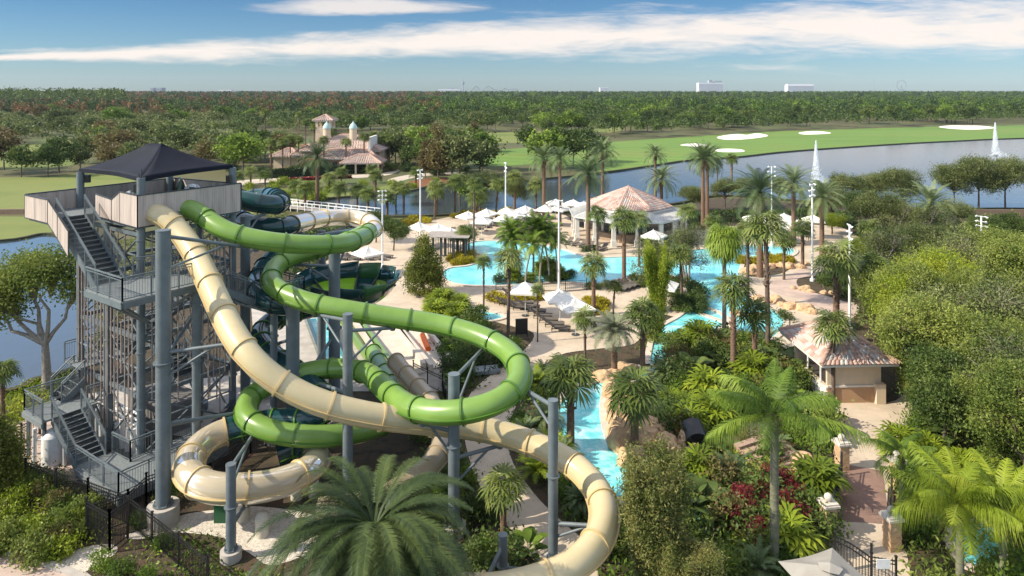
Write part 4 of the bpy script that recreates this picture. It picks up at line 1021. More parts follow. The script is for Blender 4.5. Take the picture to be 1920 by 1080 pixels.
# ---------- broadleaf trees
oak = make_tree('oak_tree', 'x', 'tree', 9, 4.6, 24000, .21, lf_grey, seed=1, nb=9)
oak2 = make_tree('oak_tree', 'x', 'tree', 9, 4.2, 20000, .21, lf_grey, seed=2, shell=.4, nb=15, bs=.65, clump=.42, per=60, bare=3)
airy = make_tree('airy_tree', 'x', 'tree', 8, 3.6, 9000, .17, lf_grey, bark_pale, seed=3, shell=.2, bare=9, stems=3, clump=.5, per=18)
brt = make_tree('leafy_tree', 'x', 'tree', 8, 3.4, 28000, .17, lf_olive, seed=4, nb=16, bs=.62, r0=.2, shell=.35, clump=.34, bare=5, per=70, aspect=.45)
yel = make_tree('leafy_tree', 'x', 'tree', 8, 3.0, 26000, .17, lf_yel, seed=5, nb=15, bs=.62, r0=.2, droop=.4, shell=.35, bare=4, per=70, clump=.55, aspect=.35)
drk = make_tree('leafy_tree', 'x', 'tree', 8, 3.4, 28000, .18, lf_oak, clump=.38, per=60, seed=6, nb=9)
lt = make_tree('oak_tree', 'spreading half bare oak leaning over the pond left of the tower', 'tree', 9.5, 5.0, 24000, .19, lf_olive, bark_pale, seed=7, trunk_h=.33, r0=.3, bare=8, shell=.4, blobs=[(-3.6, 0, 7.0, 1.9, 2, 1.3), (-1.6, .5, 8.2, 1.8, 1.8, 1.2), (.4, 0, 8.6, 1.7, 2, 1.1), (2.2, .3, 7.2, 1.2, 1.5, .9), (-5.0, 0, 5.4, 1.1, 1.2, .9), (-2.5, -.5, 6.0, 1.2, 1.4, .9)])
put(lt, 88, 728, 0, 1); lt.scale = (.98, .98, hgt(480, 728)/9.4)
conifer = make_tree('conifer_tree', 'dense cone shaped juniper standing left of the pool', 'tree', 6.5, 2.2, 26000, .16, leafmat('leaf_juniper', (0.0508, 0.0725, 0.0116), (0.145, 0.174, 0.0261), (0.2755, 0.2755, 0.0435)), seed=8, shell=.6, clump=.25,
                    blobs=[(0, 0, 1.4, 1.9, 1.9, 1.4), (0, 0, 2.8, 1.75, 1.75, 1.4), (.1, 0, 4.0, 1.3, 1.3, 1.2), (-.1, 0, 5.2, .8, .8, 1.1), (0, 0, 6.2, .35, .35, .6), (.9, .3, 2.0, 1, 1, 1), (-.9, -.2, 2.6, .9, .9, 1)])
put(conifer, 796, 552, 0, 1); conifer.scale = (1.0, 1.0, hgt(440, 552)/6.7)
dk = place_copy(conifer, P(-25, 925), 1, (.85, .85, .66), 'dark conifer at the left edge of the view'); dk.children[1].data = dk.children[1].data.copy(); dk.children[1].data.materials[0] = lf_dark
bambl = leafmat('leaf_bamboo', (.04, .075, .012), (.13, .155, .035), (.27, .245, .08), .3, clump=.8)
def bamboo(label, h, rad, n, seed, m, lean=.5, leaf=.15):
    g = np.random.default_rng(seed); rr = random.Random(seed); root = thing('bamboo_clump', label, 'bamboo'); b = MB(); pts = []; 
    for i in range(n):
        t = rr.random()*2*pi; q = rad*.25*rr.random(); hh = h*(.7+.3*rr.random()); out = rad*(.3+.7*rr.random())
        ps = []
        for k in range(8):
            s = k/7; ps.append(Vector((cos(t)*(q+out*s**2.2), sin(t)*(q+out*s**2.2), hh*(s-.12*s**4*lean*2))))
        b.tube(ps, [.03*(1-.8*k/7)+.005 for k in range(8)], n=5)
        for k in range(int(26*hh/2)):
            s = .15+.85*rr.random(); j = min(6, int(s*7)); c = ps[j].lerp(ps[j+1], s*7-j)
            w_ = .25+.35*math.sin(s*pi)
            for z in range(20): pts.append((c.x+rr.gauss(0, w_*.55), c.y+rr.gauss(0, w_*.55), c.z+rr.gauss(-.05, .25)))
    b.build('stems', mat('bamboo_stem', (.30, .30, .08), (.2, .22, .06), 3, .5), root)
    pts = np.array(pts); V, Q = leaf_quads(pts, leaf, g, .28, droop=.35); np_mesh('crown', V, Q, m, root, g.random(len(Q)))
    return root
bm = bamboo('big feathery olive brown bamboo clump at the bottom, right of the cream bend', 8.0, 1.45, 40, 81, bambl, leaf=.15)
bm.location = P(1228, 1130); bm.scale = (1, 1, PD(1228, 815, P(1228, 1130).y).z/7.6)
bm2 = place_copy(bm, P(1290, 1180), 2, (.8, .8, .45), 'darker bamboo clump to the right of the big one')
bm2.children[1].data = bm2.children[1].data.copy(); bm2.children[1].data.materials[0] = lf_bright
bm3 = bamboo('pale yellow wispy bamboo clump rising between deck and pool channel', 8, 1.8, 26, 82, lf_yel, leaf=.2); put(bm3, 1232, 640); bm3.scale = (.62, .62, hgt(440, 640)/7.6)
bm4 = bamboo('x', 8, 2.6, 44, 83, lf_olive, leaf=.17)
for i, (x, yb, yt, s_, lab) in enumerate(((1765, 690, 475, 1, 'arching yellow olive bamboo thicket among the trees on the right'), (1868, 780, 560, 1.05, 'arching olive bamboo thicket nearest the right edge'), (1715, 760, 590, .8, 'arching olive bamboo behind the gate house'), (1905, 930, 690, .9, 'low arching bamboo at the right edge above the weeping palms'), (1640, 600, 480, .8, 'arching bamboo beside the garden path bend'))):
    if i == 0: put(bm4, x, yb, 0, 1); bm4.scale = (s_, s_, hgt(yt, yb)/7.6); bm4['label'] = lab
    else: place_copy(bm4, P(x, yb), i*1.3, (s_, s_, hgt(yt, yb)/7.6), lab)
# right hand mass: front to back
RT = [(oak, 1640, 392, 325, 'x'), (oak2, 1590, 398, 322, 'x'), (oak, 1690, 400, 318, 'x'), (oak, 1835, 392, 296, 'rounded oak at the far water edge on the right'), (oak, 1885, 392, 298, 'rounded oak at the right frame edge by the lake'), (oak, 1790, 392, 308, 'oak left of the pair by the lake'),
      (oak2, 1360, 395, 332, 'x'), (oak, 1400, 392, 335, 'x'), (oak2, 1460, 388, 330, 'x'), (oak, 1300, 398, 350, 'x'), (oak2, 1560, 430, 350, 'x'), (oak2, 1650, 460, 352, 'x'), (drk, 1610, 440, 360, 'x'), (airy, 1690, 470, 380, 'x'),
      (oak2, 1790, 450, 372, 'x'), (drk, 1900, 470, 400, 'x'), (drk, 1850, 500, 405, 'x'), (oak2, 1730, 520, 415, 'x'), (airy, 1660, 560, 430, 'pale barked tree with bare silvery branches behind the garden path'), (yel, 1610, 520, 445, 'x'), (oak2, 1620, 590, 470, 'x'),
      (brt, 1860, 600, 430, 'x'), (yel, 1760, 640, 470, 'x'), (brt, 1930, 660, 450, 'x'), (brt, 1690, 680, 500, 'x'), (oak2, 1790, 740, 530, 'x'), (brt, 1730, 790, 560, 'x'), (yel, 1700, 700, 520, 'x'), (airy, 1870, 760, 530, 'x'), (brt, 1850, 830, 600, 'x'),
      (drk, 1770, 860, 660, 'x'), (airy, 1900, 890, 640, 'x'), (brt, 1930, 960, 690, 'x'), (yel, 1560, 440, 400, 'x'),
      (airy, 1290, 535, 425, 'x'), (airy, 1225, 560, 450, 'x'), (oak2, 900, 392, 318, 'x'), (oak, 965, 398, 330, 'x'), (drk, 705, 455, 395, 'x'), (drk, 738, 470, 412, 'x'), (drk, 870, 470, 428, 'x')]
RT += [(airy, 1880, 640, 470, 'x'), (airy, 1900, 740, 560, 'x'), (airy, 1800, 600, 440, 'x'), (airy, 1740, 480, 385, 'x')]
RT.sort(key=lambda t: t[1])
names = {'oak_tree': 'rounded oak', 'airy_tree': 'thin crowned grey branched tree', 'leafy_tree': 'dense leafy tree'}
cnt = {}
for pr, x, yb, yt, lab in RT:
    kind = {oak.name: 'rounded dark green oak', oak2.name: 'grey green oak', airy.name: 'airy bare twigged tree', brt.name: 'bright green leafy tree', yel.name: 'yellow green leafy tree', drk.name: 'dark green leafy tree'}[pr.name]
    if lab == 'x':
        k = cnt.get(kind, 0); cnt[kind] = k+1
        lab = '%s, %s nearest the water among the unmarked ones of its kind' % (kind, ordi(k)) if False else '%s of the resort garden, %s of its kind from the left' % (kind, ordi(k))
    h = hgt(yt, yb); base = 9 if pr in (oak, oak2) else 8; s = h/base
    w_ = max(s, .6); w_ = min(w_, 1.15)
    spot(pr, x, yb, (w_, w_, s*1.02), lab, 'trees of the resort garden')
# ---------------------------------------------------------------- buildings
def rampmat(name, cols, rough=.8, bump=None):
    m = bpy.data.materials.new(name); m.use_nodes = True; t = m.node_tree; b = t.nodes['Principled BSDF']; b.inputs['Roughness'].default_value = rough
    at = t.nodes.new('ShaderNodeAttribute'); at.attribute_name = 'v'; cr = t.nodes.new('ShaderNodeValToRGB'); cr.color_ramp.interpolation = 'CONSTANT'
    e = cr.color_ramp.elements
    for i, c in enumerate(cols):
        q = e[i] if i < 2 else e.new(i/len(cols)); q.position = i/len(cols); q.color = col(c)
    t.links.new(at.outputs['Fac'], cr.inputs[0]); t.links.new(cr.outputs[0], b.inputs['Base Color'])
    MATS[name] = m
    return m
tilemat = rampmat('clay_tiles', [(.46, .31, .25), (.40, .25, .20), (.50, .38, .32), (.46, .42, .38), (.34, .22, .18), (.50, .34, .27), (.38, .35, .33)])
tilefar = rampmat('clay_tiles_far', [(.40, .30, .25), (.36, .26, .22), (.43, .33, .28)])
stucco = mat('stucco', (.60, .48, .34), (.54, .43, .31), 1.5, .9, bump=.1); stucco2 = mat('stucco_band', (.42, .26, .15), (.37, .23, .13), 1.5, .9)
whitewall = mat('white_wall', (.72, .68, .61), (.64, .60, .54), 1, .85); fascia = mat('fascia', (.70, .64, .56), (.6, .55, .48), 2, .7)
glass = mat('window_glass', (.03, .04, .045), (.05, .06, .065), .5, .12, spec=.7)
metalroof = mat('metal_roof', (.50, .50, .47), (.42, .42, .40), .8, .5, stretch=(6, 1, 1))
def tiled(name, faces, m, parent, w=.3, ln=.38, seed=1):
    """faces: (eave A, eave B, top D over B, top C over A); courses of arched tiles"""
    g = random.Random(seed); V = []; Q = []; va = []
    for A, B, C, D in faces:
        A, B, C, D = map(Vector, (A, B, C, D)); up = ((C+D)/2-(A+B)/2); S = up.length; nrm = (B-A).cross(up).normalized()
        if nrm.z < 0: nrm = -nrm
        nc = max(1, round(S/ln)); 
        for i in range(nc):
            t0, t1 = i/nc, min(1, (i+1.12)/nc)
            L0, R0, L1, R1 = A.lerp(C, t0), B.lerp(D, t0), A.lerp(C, t1), B.lerp(D, t1)
            full = (B-A).length; n = max(1, round((R0-L0).length/w)); lift = nrm*.05*(w/.3)
            for j in range(n):
                s0, s1 = j/n, (j+1)/n
                a, b_, c, d = L0.lerp(R0, s0), L0.lerp(R0, s1), L1.lerp(R1, s1), L1.lerp(R1, s0)
                hh = nrm*w*.28; k = len(V)
                ma, mb_ = a.lerp(b_, .28), a.lerp(b_, .72); mc, md = d.lerp(c, .72), d.lerp(c, .28)
                V += [a+lift, ma+hh+lift, mb_+hh+lift, b_+lift, d, md+hh*.9, mc+hh*.9, c]
                Q += [(k, k+1, k+5, k+4), (k+1, k+2, k+6, k+5), (k+2, k+3, k+7, k+6), (k, k+3, k+2, k+1)]; x = g.random(); va += [x]*4
    return np_mesh(name, np.array([tuple(v) for v in V]), np.array(Q), m, parent, np.array(va))
def hip(name, x0, y0, x1, y1, z0, z1, parent, m, w=.3, ln=.38, ridge=None, seed=1):
    """hip roof over a rectangle (local axes) plus soffit and ridge caps"""
    cx, cy = (x0+x1)/2, (y0+y1)/2; rx = max(0, (x1-x0)/2-(y1-y0)/2); ry = max(0, (y1-y0)/2-(x1-x0)/2)
    a, b_, c, d = (x0, y0, z0), (x1, y0, z0), (x1, y1, z0), (x0, y1, z0)
    r1_, r2_ = (cx-rx, cy-ry, z1), (cx+rx, cy+ry, z1)
    if rx >= ry: fs = [(a, b_, r1_, r2_), (b_, c, r2_, r2_), (c, d, r2_, r1_), (d, a, r1_, r1_)]
    else: fs = [(a, b_, r1_, r1_), (b_, c, r1_, r2_), (c, d, r2_, r2_), (d, a, r2_, r1_)]
    o = tiled(name, fs, m, parent, w, ln, seed)
    b = MB(); b.prism([(x0+.05, y0+.05), (x1-.05, y0+.05), (x1-.05, y1-.05), (x0+.05, y1-.05)], z0-.16, z0-.02); b.build('soffit', fascia, o)
    b = MB()
    for p in (a, b_, c, d):
        q = r1_ if (Vector(p)-Vector(r1_)).length < (Vector(p)-Vector(r2_)).length else r2_
        b.cyl(Vector(p)+Vector((0, 0, .08)), Vector(q)+Vector((0, 0, .1)), w*.45, n=8)
    if (Vector(r1_)-Vector(r2_)).length > .1: b.cyl(Vector(r1_)+Vector((0, 0, .1)), Vector(r2_)+Vector((0, 0, .1)), w*.45, n=8)
    b.build('ridge_caps', mat('ridge_tile', (.46, .30, .23), (.38, .24, .18), 2, .8), o)
    return o
# gate house with clay tile roof
g0 = P(1560, 757); ang = 0.0
gh = thing('gate_house', 'small cream kiosk with mottled clay tile hip roof by the garden path', 'building', (g0.x-.3, g0.y, 0), R(2))
b = MB(); b.box(0, 0, 0, 3.5, .2, 2.75); b.box(0, .2, 0, .2, 4.6, 1.05); b.box(0, .2, 2.1, .2, 4.6, 2.75); b.box(0, 4.6, 0, 3.5, 4.8, 2.75); b.box(3.3, 2.6, 0, 3.5, 4.6, 2.75); b.build('wall', stucco, gh)
b = MB(); b.box(.02, -.03, 0, 3.48, .0, 1.05); b.build('base_band', stucco2, gh)
b = MB(); b.box(-.02, -.07, 1.05, 3.4, .0, 1.17); b.box(-.1, -.02, .9, .0, 4.7, 1.05); b.build('sill', fascia, gh)
b = MB(); b.box(3.05, -.3, 0, 3.65, .1, 1.3); b.build('pier', stucco, gh)
b = MB(); b.box(-.02, .2, .0, 0, 4.6, .92); b.build('side_panel', white, gh)
b = MB(); b.box(.05, 1.0, 1.05, .12, 1.12, 2.1); b.box(.05, 2.8, 1.05, .12, 2.92, 2.1); b.build('window_frame', white, gh)
b = MB(); b.box(.35, .5, .0, 3.2, 4.4, .9); b.build('counter', mat('counter_dark', (.08, .07, .06), (.05, .045, .04), 2, .7), gh)
hip('roof', -.75, -.75, 4.3, 5.6, 2.75, 4.25, gh, tilemat, .3, .36)
# pool bar
pb0 = P(1178, 455); CX, CY = (1178-960)*95.5/F, 95.5
pb = thing('pool_bar', 'white pool bar with faceted pink tile roof over a pale metal skirt roof', 'building', (CX, CY, 0))
def ngon(n, r, z, ph=0, sx=1.0): return [Vector((r*sx*cos(ph+2*pi*i/n), r*sin(ph+2*pi*i/n), z)) for i in range(n)]
n = 8; ph = pi/8
e_ = ngon(n, 5.9, 4.3, ph, 1.02); ap = (0, 0, 6.8)
o = tiled('roof', [(e_[i], e_[(i+1) % n], ap, ap) for i in range(n)], tilemat, pb, .33, .42, 4)
b = MB()
for i in range(n): b.cyl(e_[i]+Vector((0, 0, .1)), Vector(ap), .13, n=8)
b.cyl((0, 0, 6.7), (0, 0, 7.05), .12, .03, n=8); b.build('ridge_caps', MATS['ridge_tile'], o)
b = MB(); b.prism([(v.x*.985, v.y*.985) for v in e_], 4.0, 4.26); b.build('cornice', fascia, pb)
b = MB(); i1, o1 = ngon(n, 5.75, 4.02, ph, 1.02), ngon(n, 8.1, 3.2, ph, 1.05)
for i in range(n):
    j = (i+1) % n; b.add([o1[i], o1[j], i1[j], i1[i]], [(0, 1, 2, 3)]); 
    for k in range(1, 14): b.bar(o1[i].lerp(o1[j], k/14)+Vector((0, 0, .03)), i1[i].lerp(i1[j], k/14)+Vector((0, 0, .03)), .05)
    b.bar(o1[i], o1[j], .12, .2)
b.build('skirt_roof', metalroof, pb)
for i in range(n):
    for s in (0, .5):
        v = o1[i].lerp(o1[(i+1) % n], s)*.93; b = MB(); b.box(v.x-.25, v.y-.25, 0, v.x+.25, v.y+.25, 3.15); b.box(v.x-.34, v.y-.34, 0, v.x+.34, v.y+.34, .9); b.build('column', whitewall, pb)
b = MB(); b.prism([(v.x*.7, v.y*.7) for v in e_], 0, 4.0); b.build('wall', whitewall, pb)
b = MB()
for i in range(n):
    u, v = e_[i]*.705, e_[(i+1) % n]*.705; u.z = v.z = 1.9; b.bar(u.lerp(v, .12), u.lerp(v, .88), .06, 1.7)
b.build('serving_hatch', glass, pb)
b = MB(); b.prism([(v.x*.86, v.y*.86) for v in e_], 0, 1.05); b.build('bar_counter', mat('counter_tan', (.34, .25, .17), (.26, .19, .13), 2, .6), pb)
# pergola cabana left of the pool
cb = thing('pergola', 'dark slatted poolside pergola with flat grey slat roof', 'pergola', P(838, 492)-Vector((2.2, 0, 0)), R(-4))
for x in (0, 1.5, 3, 4.4):
    for y in (0, 3): b = MB(); b.box(x-.09, y-.09, 0, x+.09, y+.09, 2.9); b.build('post', steel_dark, cb)
b = MB()
for k in range(30): b.box(-.3+k*.17, -.3, 2.9, -.3+k*.17+.07, 3.3, 2.98)
b.box(-.3, -.3, 2.98, 4.8, 3.3, 3.0) ; b.build('slat_roof', mat('grey_timber', (.36, .32, .28), (.26, .23, .2), 3, .8), cb)
b = MB()
for k in range(18): b.box(.1+k*.25, 2.95, 0, .1+k*.25+.09, 3.0, 2.9)
b.build('back_screen', steel_dark, cb)
# clubhouse across the lake
YC = P(640, 318).y
def clx(x): return (x-642)*YC/F
chh = thing('clubhouse', 'large tan clubhouse with terracotta hip roofs and two domed cupolas beyond the lake', 'building', ((642-960)*YC/F, YC, 0))
def zz(y): return H-(y-HY)*YC/F
b = MB(); b.box(clx(575), 0, 0, clx(712), 14, 5.0); b.build('wall', stucco, chh)
b = MB(); b.box(clx(580), -3.5, 0, clx(716), 0, 3.0); b.build('front_wing', stucco2, chh)
b = MB()
for k in range(9): x = clx(586)+k*2.0; b.box(x, -3.56, .5, x+1.1, -3.5, 2.3)
b.build('windows', glass, chh)
hip('roof', clx(566), -2, clx(718), 15, 4.8, 8.3, chh, tilefar, .7, .9)
hip('low_roof', clx(600), -5, clx(716), .5, 3.1, 5.2, chh, tilefar, .7, .8)
hip('wing_roof', clx(545), -1, clx(600), 9, 3.6, 6.0, chh, tilefar, .7, .9); hip('side_roof', clx(500), 2, clx(560), 9, 3.0, 4.8, chh, tilefar, .7, .9)
b = MB(); b.box(clx(505), 3, 0, clx(575), 8, 3.0); b.build('side_wall', stucco, chh)
dome = mat('copper_dome', (.42, .56, .52), (.34, .48, .45), 2, .6)
for x, zt in ((605, 9.6), (655.5, 9.6)):
    b = MB(); b.cyl((clx(x), 4, 6), (clx(x), 4, 10.2), .95, n=14); o = b.build('cupola', stucco, chh)
    b = MB(); b.lathe([(1.1, 0), (1.0, .5), (.75, 1.0), (.35, 1.4), (.08, 1.8), (.0, 2.2)], 14, (clx(x), 4, 10.2)); b.build('cupola_dome', dome, o)
b = MB(); x0, x1 = clx(558), clx(590); b.box(x0, 16, 0, x1, 20.5, 9.9)
for k in (0, 1):
    for x in (x0, x1-.7): b.box(x, 16+k*3.8, 9.9, x+.7, 16.7+k*3.8, 11.7)
b.build('tower_walls', stucco, chh)
hip('tower_roof', x0-.7, 15.4, x1+.7, 21.1, 11.7, 13.2, chh, tilefar, .6, .7)
b = MB()
b.box(clx(695), -3, 5, clx(699), 6, 8.4); b.build('gable_parapet', whitewall, chh)
gz = thing('gazebo', 'open gazebo with low terracotta hip roof in front of the clubhouse', 'gazebo', ((678-960)*(YC-9)/F, YC-9, 0))
for x in (-4, -1.4, 1.4, 4):
    for y in (0, 5): b = MB(); b.box(x-.2, y-.2, 0, x+.2, y+.2, 2.6); b.build('post', stucco, gz)
b = MB(); b.box(-3.2, 1.8, 0, 3.2, 4, 1.1); b.build('counter', whitewall, gz)
hip('roof', -5, -1, 5, 6, 2.6, 4.3, gz, tilefar, .6, .7)
hedge_m = leafmat('leaf_hedge', (.015, .03, .008), (.03, .06, .014), (.06, .1, .025), .1, clump=1)
def hedge(label, A, B, w, h, seed, m=hedge_m, leaf=.16, dens=300):
    root = thing('hedge', label, 'hedge', A, math.atan2((B-A).y, (B-A).x)); ln = (B-A).length; g = np.random.default_rng(seed); n = int(ln*dens)
    b = MB(); b.box(.15, -w/2+.12, 0, ln-.15, w/2-.12, h-.15); b.build('stems', mat('hedge_core', (.015, .02, .008), (.02, .03, .01), 3, .9), root)
    f = g.random(n); C = np.stack([g.random(n)*ln, (g.random(n)-.5)*w, g.random(n)*h], 1)
    C[f < .45, 2] = h-.1*g.random((f < .45).sum()); q = (f >= .45) & (f < .9); C[q, 1] = -w/2+.1*g.random(q.sum())
    V, Q = leaf_quads(C, leaf, g, .6); np_mesh('foliage', V, Q, m, root, g.random(n))
    return root
hedge('long clipped dark hedge in front of the clubhouse', P(508, 334), P(712, 322), 1.6, 2.0, 1, leaf=.5, dens=70)
hedge('clipped hedge with red flowers left of the clubhouse', P(530, 340), P(660, 334), .9, .7, 2, leafmat('leaf_redhedge', (.03, .05, .01), (.25, .02, .02), (.35, .03, .03), .1, clump=.3), .4, 60)
# long brown wall or low structure on the lake bank left
b = MB(); b.box(0, 0, 0, 26, .4, .9); o = b.build('garden_wall', mat('brown_wall', (.22, .15, .1), (.17, .12, .08), 2, .9)); o.location = P(1780, 404); tag(o, 'low brown retaining wall along the lake bank at the far right', 'wall')
b = MB(); b.box(0, 0, 0, 12, .5, .8); o = b.build('garden_wall', MATS['brown_wall']); o.location = P(-5, 402); o.rotation_euler = (0, 0, .05); tag(o, 'low dark wall between the two lawns at the left edge', 'wall')
# boardwalk with white rails across the narrow water
A_, B_ = P(528, 392), P(705, 412); bw = thing('boardwalk', 'pale timber boardwalk with white railing crossing the narrow water', 'footbridge', A_, math.atan2((B_-A_).y, (B_-A_).x)); ln = (B_-A_).length
b = MB(); b.box(0, -1.1, .5, ln, 1.1, .62); b.build('planks', mat('grey_planks', (.42, .38, .33), (.33, .29, .25), 3, .85, stretch=(8, 1, 1)), bw)
for y in (-1.05, 1.05):
    b = MB()
    for k in range(int(ln/1.6)+1): b.box(k*1.6-.06, y-.06, 0, k*1.6+.06, y+.06, 1.65)
    b.box(0, y-.04, 1.55, ln, y+.04, 1.66); b.box(0, y-.03, 1.05, ln, y+.03, 1.12); b.build('rail', white, bw)
# far skyline
sky_w = mat('far_white', (.62, .63, .65), (.56, .57, .6), .01, .8); sky_g = mat('far_grey', (.28, .31, .36), (.24, .27, .31), .01, .8)
YS = 2600.
def far_block(label, x0, x1, yt, parts=(), m=sky_w, dep=30, name='hotel_building'):
    c = (x0+x1)/2; root = thing(name, label, 'building', ((c-960)*YS/F, YS, 0)); w = (x1-x0)*YS/F; h = H-(yt-HY)*YS/F
    b = MB(); b.box(-w/2, 0, 0, w/2, dep, h); b.build('wall', m, root)
    b = MB()
    for k in range(int(h/4)-1): b.box(-w/2+2, -.35, 3+k*4, w/2-2, -.05, 4.6+k*4)
    b.build('window_bands', sky_g, root)
    for a, b2, yt2, mm in parts:
        b = MB(); b.box((a-c)*YS/F, 3, h, (b2-c)*YS/F, dep-4, H-(yt2-HY)*YS/F); b.build('roof_block', mm, root)
far_block('tall white hotel block on the skyline right of centre', 1310, 1357, 155, [(1330, 1336, 150, sky_g), (1340, 1354, 151.5, sky_g)])
far_block('long white hotel block on the skyline at the right', 1477, 1527, 160, [(1478, 1526, 157.5, sky_w)])
far_block('small grey pair of towers on the far left skyline', 282, 288, 164.5, (), sky_g); far_block('grey block beside the smallest skyline tower on the left', 292, 303, 164.5, (), sky_g)
far_block('low white building on the skyline left of centre', 410, 434, 168.5); far_block('low white building by the skyline tower', 822, 862, 167, [(838, 850, 165, sky_g)])
far_block('tiny white building on the middle of the skyline', 1125, 1142, 164); far_block('low pale roof on the skyline above the clubhouse', 660, 692, 170)
b = MB(); X = (868-960)*YS/F; b.cyl((X, YS, 0), (X, YS, 62), 2.2, 1.5, n=8); b.cyl((X, YS, 46), (X, YS, 50), 7, n=12); b.cyl((X, YS, 62), (X, YS, 76), .6, .3, n=6); o = b.build('lookout_tower', sky_g); tag(o, 'thin lookout tower with a ring on the skyline', 'tower')
for lab, xs in (('left steep hump of the distant roller coaster', [(884, 169), (890, 163), (894, 162), (899, 168)]), ('long low humps of the distant roller coaster', [(905, 169), (915, 161), (925, 167), (940, 169), (946, 165), (953, 168), (965, 166), (972, 170)])):
    b = MB(); pts = catmull([PD(x, y, YS) for x, y in xs], 12); b.tube(pts, 1.5, n=6)
    for p in pts[::2]: b.bar((p.x, p.y, 0), p, 1.0)
    tag(b.build('roller_coaster', sky_g), lab, 'roller coaster')
for lab, x, yt in (('faint mast on the skyline at the right', 1638, 148), ('fainter mast on the skyline near the right edge', 1683, 150)):
    q = PD(x, yt, YS); b = MB(); b.cyl((q.x, YS, 0), q, 1.2, .5, n=6); tag(b.build('radio_mast', sky_g), lab, 'mast')
b = MB()
for k in range(24):
    t0, t1 = 2*pi*k/24, 2*pi*(k+1)/24; c = PD(1690, 160, YS); b.bar(c+Vector((18*cos(t0), 0, 18*sin(t0))), c+Vector((18*cos(t1), 0, 18*sin(t1))), 1.2)
b.bar(c, (c.x-9, c.y, 0), 1.2); b.bar(c, (c.x+9, c.y, 0), 1.2); tag(b.build('ferris_wheel', sky_g), 'distant ferris wheel ring near the right of the skyline', 'ferris wheel')

# ---------------------------------------------------------------- furniture of the pool garden
canvas = mat('umbrella_canvas', (.78, .75, .68), (.70, .67, .60), 1.2, .85); alu = mat('pale_pole', (.68, .68, .66), (.6, .6, .58), 2, .4)
def make_umbrella():
    root = thing('umbrella', 'x', 'umbrella'); b = MB(); n = 4; R_ = 1.75; M_ = 8
    for i in range(n):
        a, c = pi/4+i*pi/2, pi/4+(i+1)*pi/2; A, B = Vector((R_*cos(a), R_*sin(a), 2.35)), Vector((R_*cos(c), R_*sin(c), 2.35)); ap = Vector((0, 0, 3.05)); vs = []
        for r in range(M_+1):
            for s in range(M_+1):
                e = A.lerp(B, s/M_); p = e.lerp(ap, r/M_); p.z -= .10*4*(r/M_)*(1-r/M_)*(1-abs(2*s/M_-1))+.0; p.z += .05*(1-r/M_)*abs(2*s/M_-1)-.05*(1-r/M_); vs.append(p)
        W_ = M_+1; b.add(vs, [(r*W_+s, r*W_+s+1, (r+1)*W_+s+1, (r+1)*W_+s) for r in range(M_) for s in range(M_)])
        b.add([vs[0], vs[M_], vs[M_]-Vector((0, 0, .16)), vs[0]-Vector((0, 0, .16))], [(0, 1, 2, 3)])
    o = b.build('canopy', canvas, root); md = o.modifiers.new('t', 'SOLIDIFY'); md.thickness = .012
    b = MB(); b.cyl((0, 0, 0), (0, 0, 3.1), .03, n=8); b.build('pole', alu, root)
    b = MB(); b.cyl((0, 0, 0), (0, 0, .09), .33, n=16); b.build('base', steel_dark, root)
    b = MB()
    for i in range(4): t = pi/4+i*pi/2; b.bar((0, 0, 2.97), (R_*.97*cos(t), R_*.97*sin(t), 2.33), .025)
    b.cyl((0, 0, 3.05), (0, 0, 3.16), .05, .02, n=8); b.build('ribs', alu, root)
    return root
um = make_umbrella(); ug = 'white umbrellas round the pool'
UMB = [(985, 538, 'white umbrella over the left end of the near lounger row'), (1050, 553, 'white umbrella just behind its twin above the near loungers'), (1079, 569, 'frontmost white umbrella above the near loungers'),
       (1243, 530, 'white umbrella half hidden behind the wispy bamboo'), (785, 425, 'white umbrella beside the light pole left of the pergola'), (822, 428, 'white umbrella standing behind the pergola'), (690, 472, 'white umbrella seen behind the green slide bend'), (582, 512, 'white umbrella glimpsed behind the dark tubes'),
       (985, 393, 'x'), (912, 399, 'x'), (950, 396, 'x'), (945, 409, 'x'), (903, 413, 'x'), (1042, 380, 'x'), (1075, 381, 'x'), (1022, 391, 'x'), (1052, 390, 'x'), (975, 402, 'x'),
       (1412, 409, 'y'), (1440, 414, 'y'), (1470, 408, 'y'), (1497, 420, 'y'), (1525, 411, 'y'), (1462, 420, 'y'), (1225, 440, 'white umbrella in front of the pool bar columns'), (845, 436, 'orange toned umbrella beside the pergola roof'), (878, 404, 'x'), (1095, 385, 'x')]
UMB.sort()
kx = {'x': 0, 'y': 0}; ump = {}
for i, (x, y, lab) in enumerate(UMB):
    p = P(x, y, 2.6); sc = 1.0 if y > 500 else 1.05
    if lab in kx:
        k = kx[lab]; kx[lab] += 1; lab = '%s of the white umbrellas %s, counted from the left' % (ordi(k), 'between lake and pool' if lab == 'x' else 'behind the tall palms at right')
    if i == 0: um.location = (p.x, p.y, 0); um['label'] = lab; um['group'] = ug; um.rotation_euler = (0, 0, .3)
    else: place_copy(um, (p.x, p.y, 0), random.random()*1.5, sc, lab, ug)
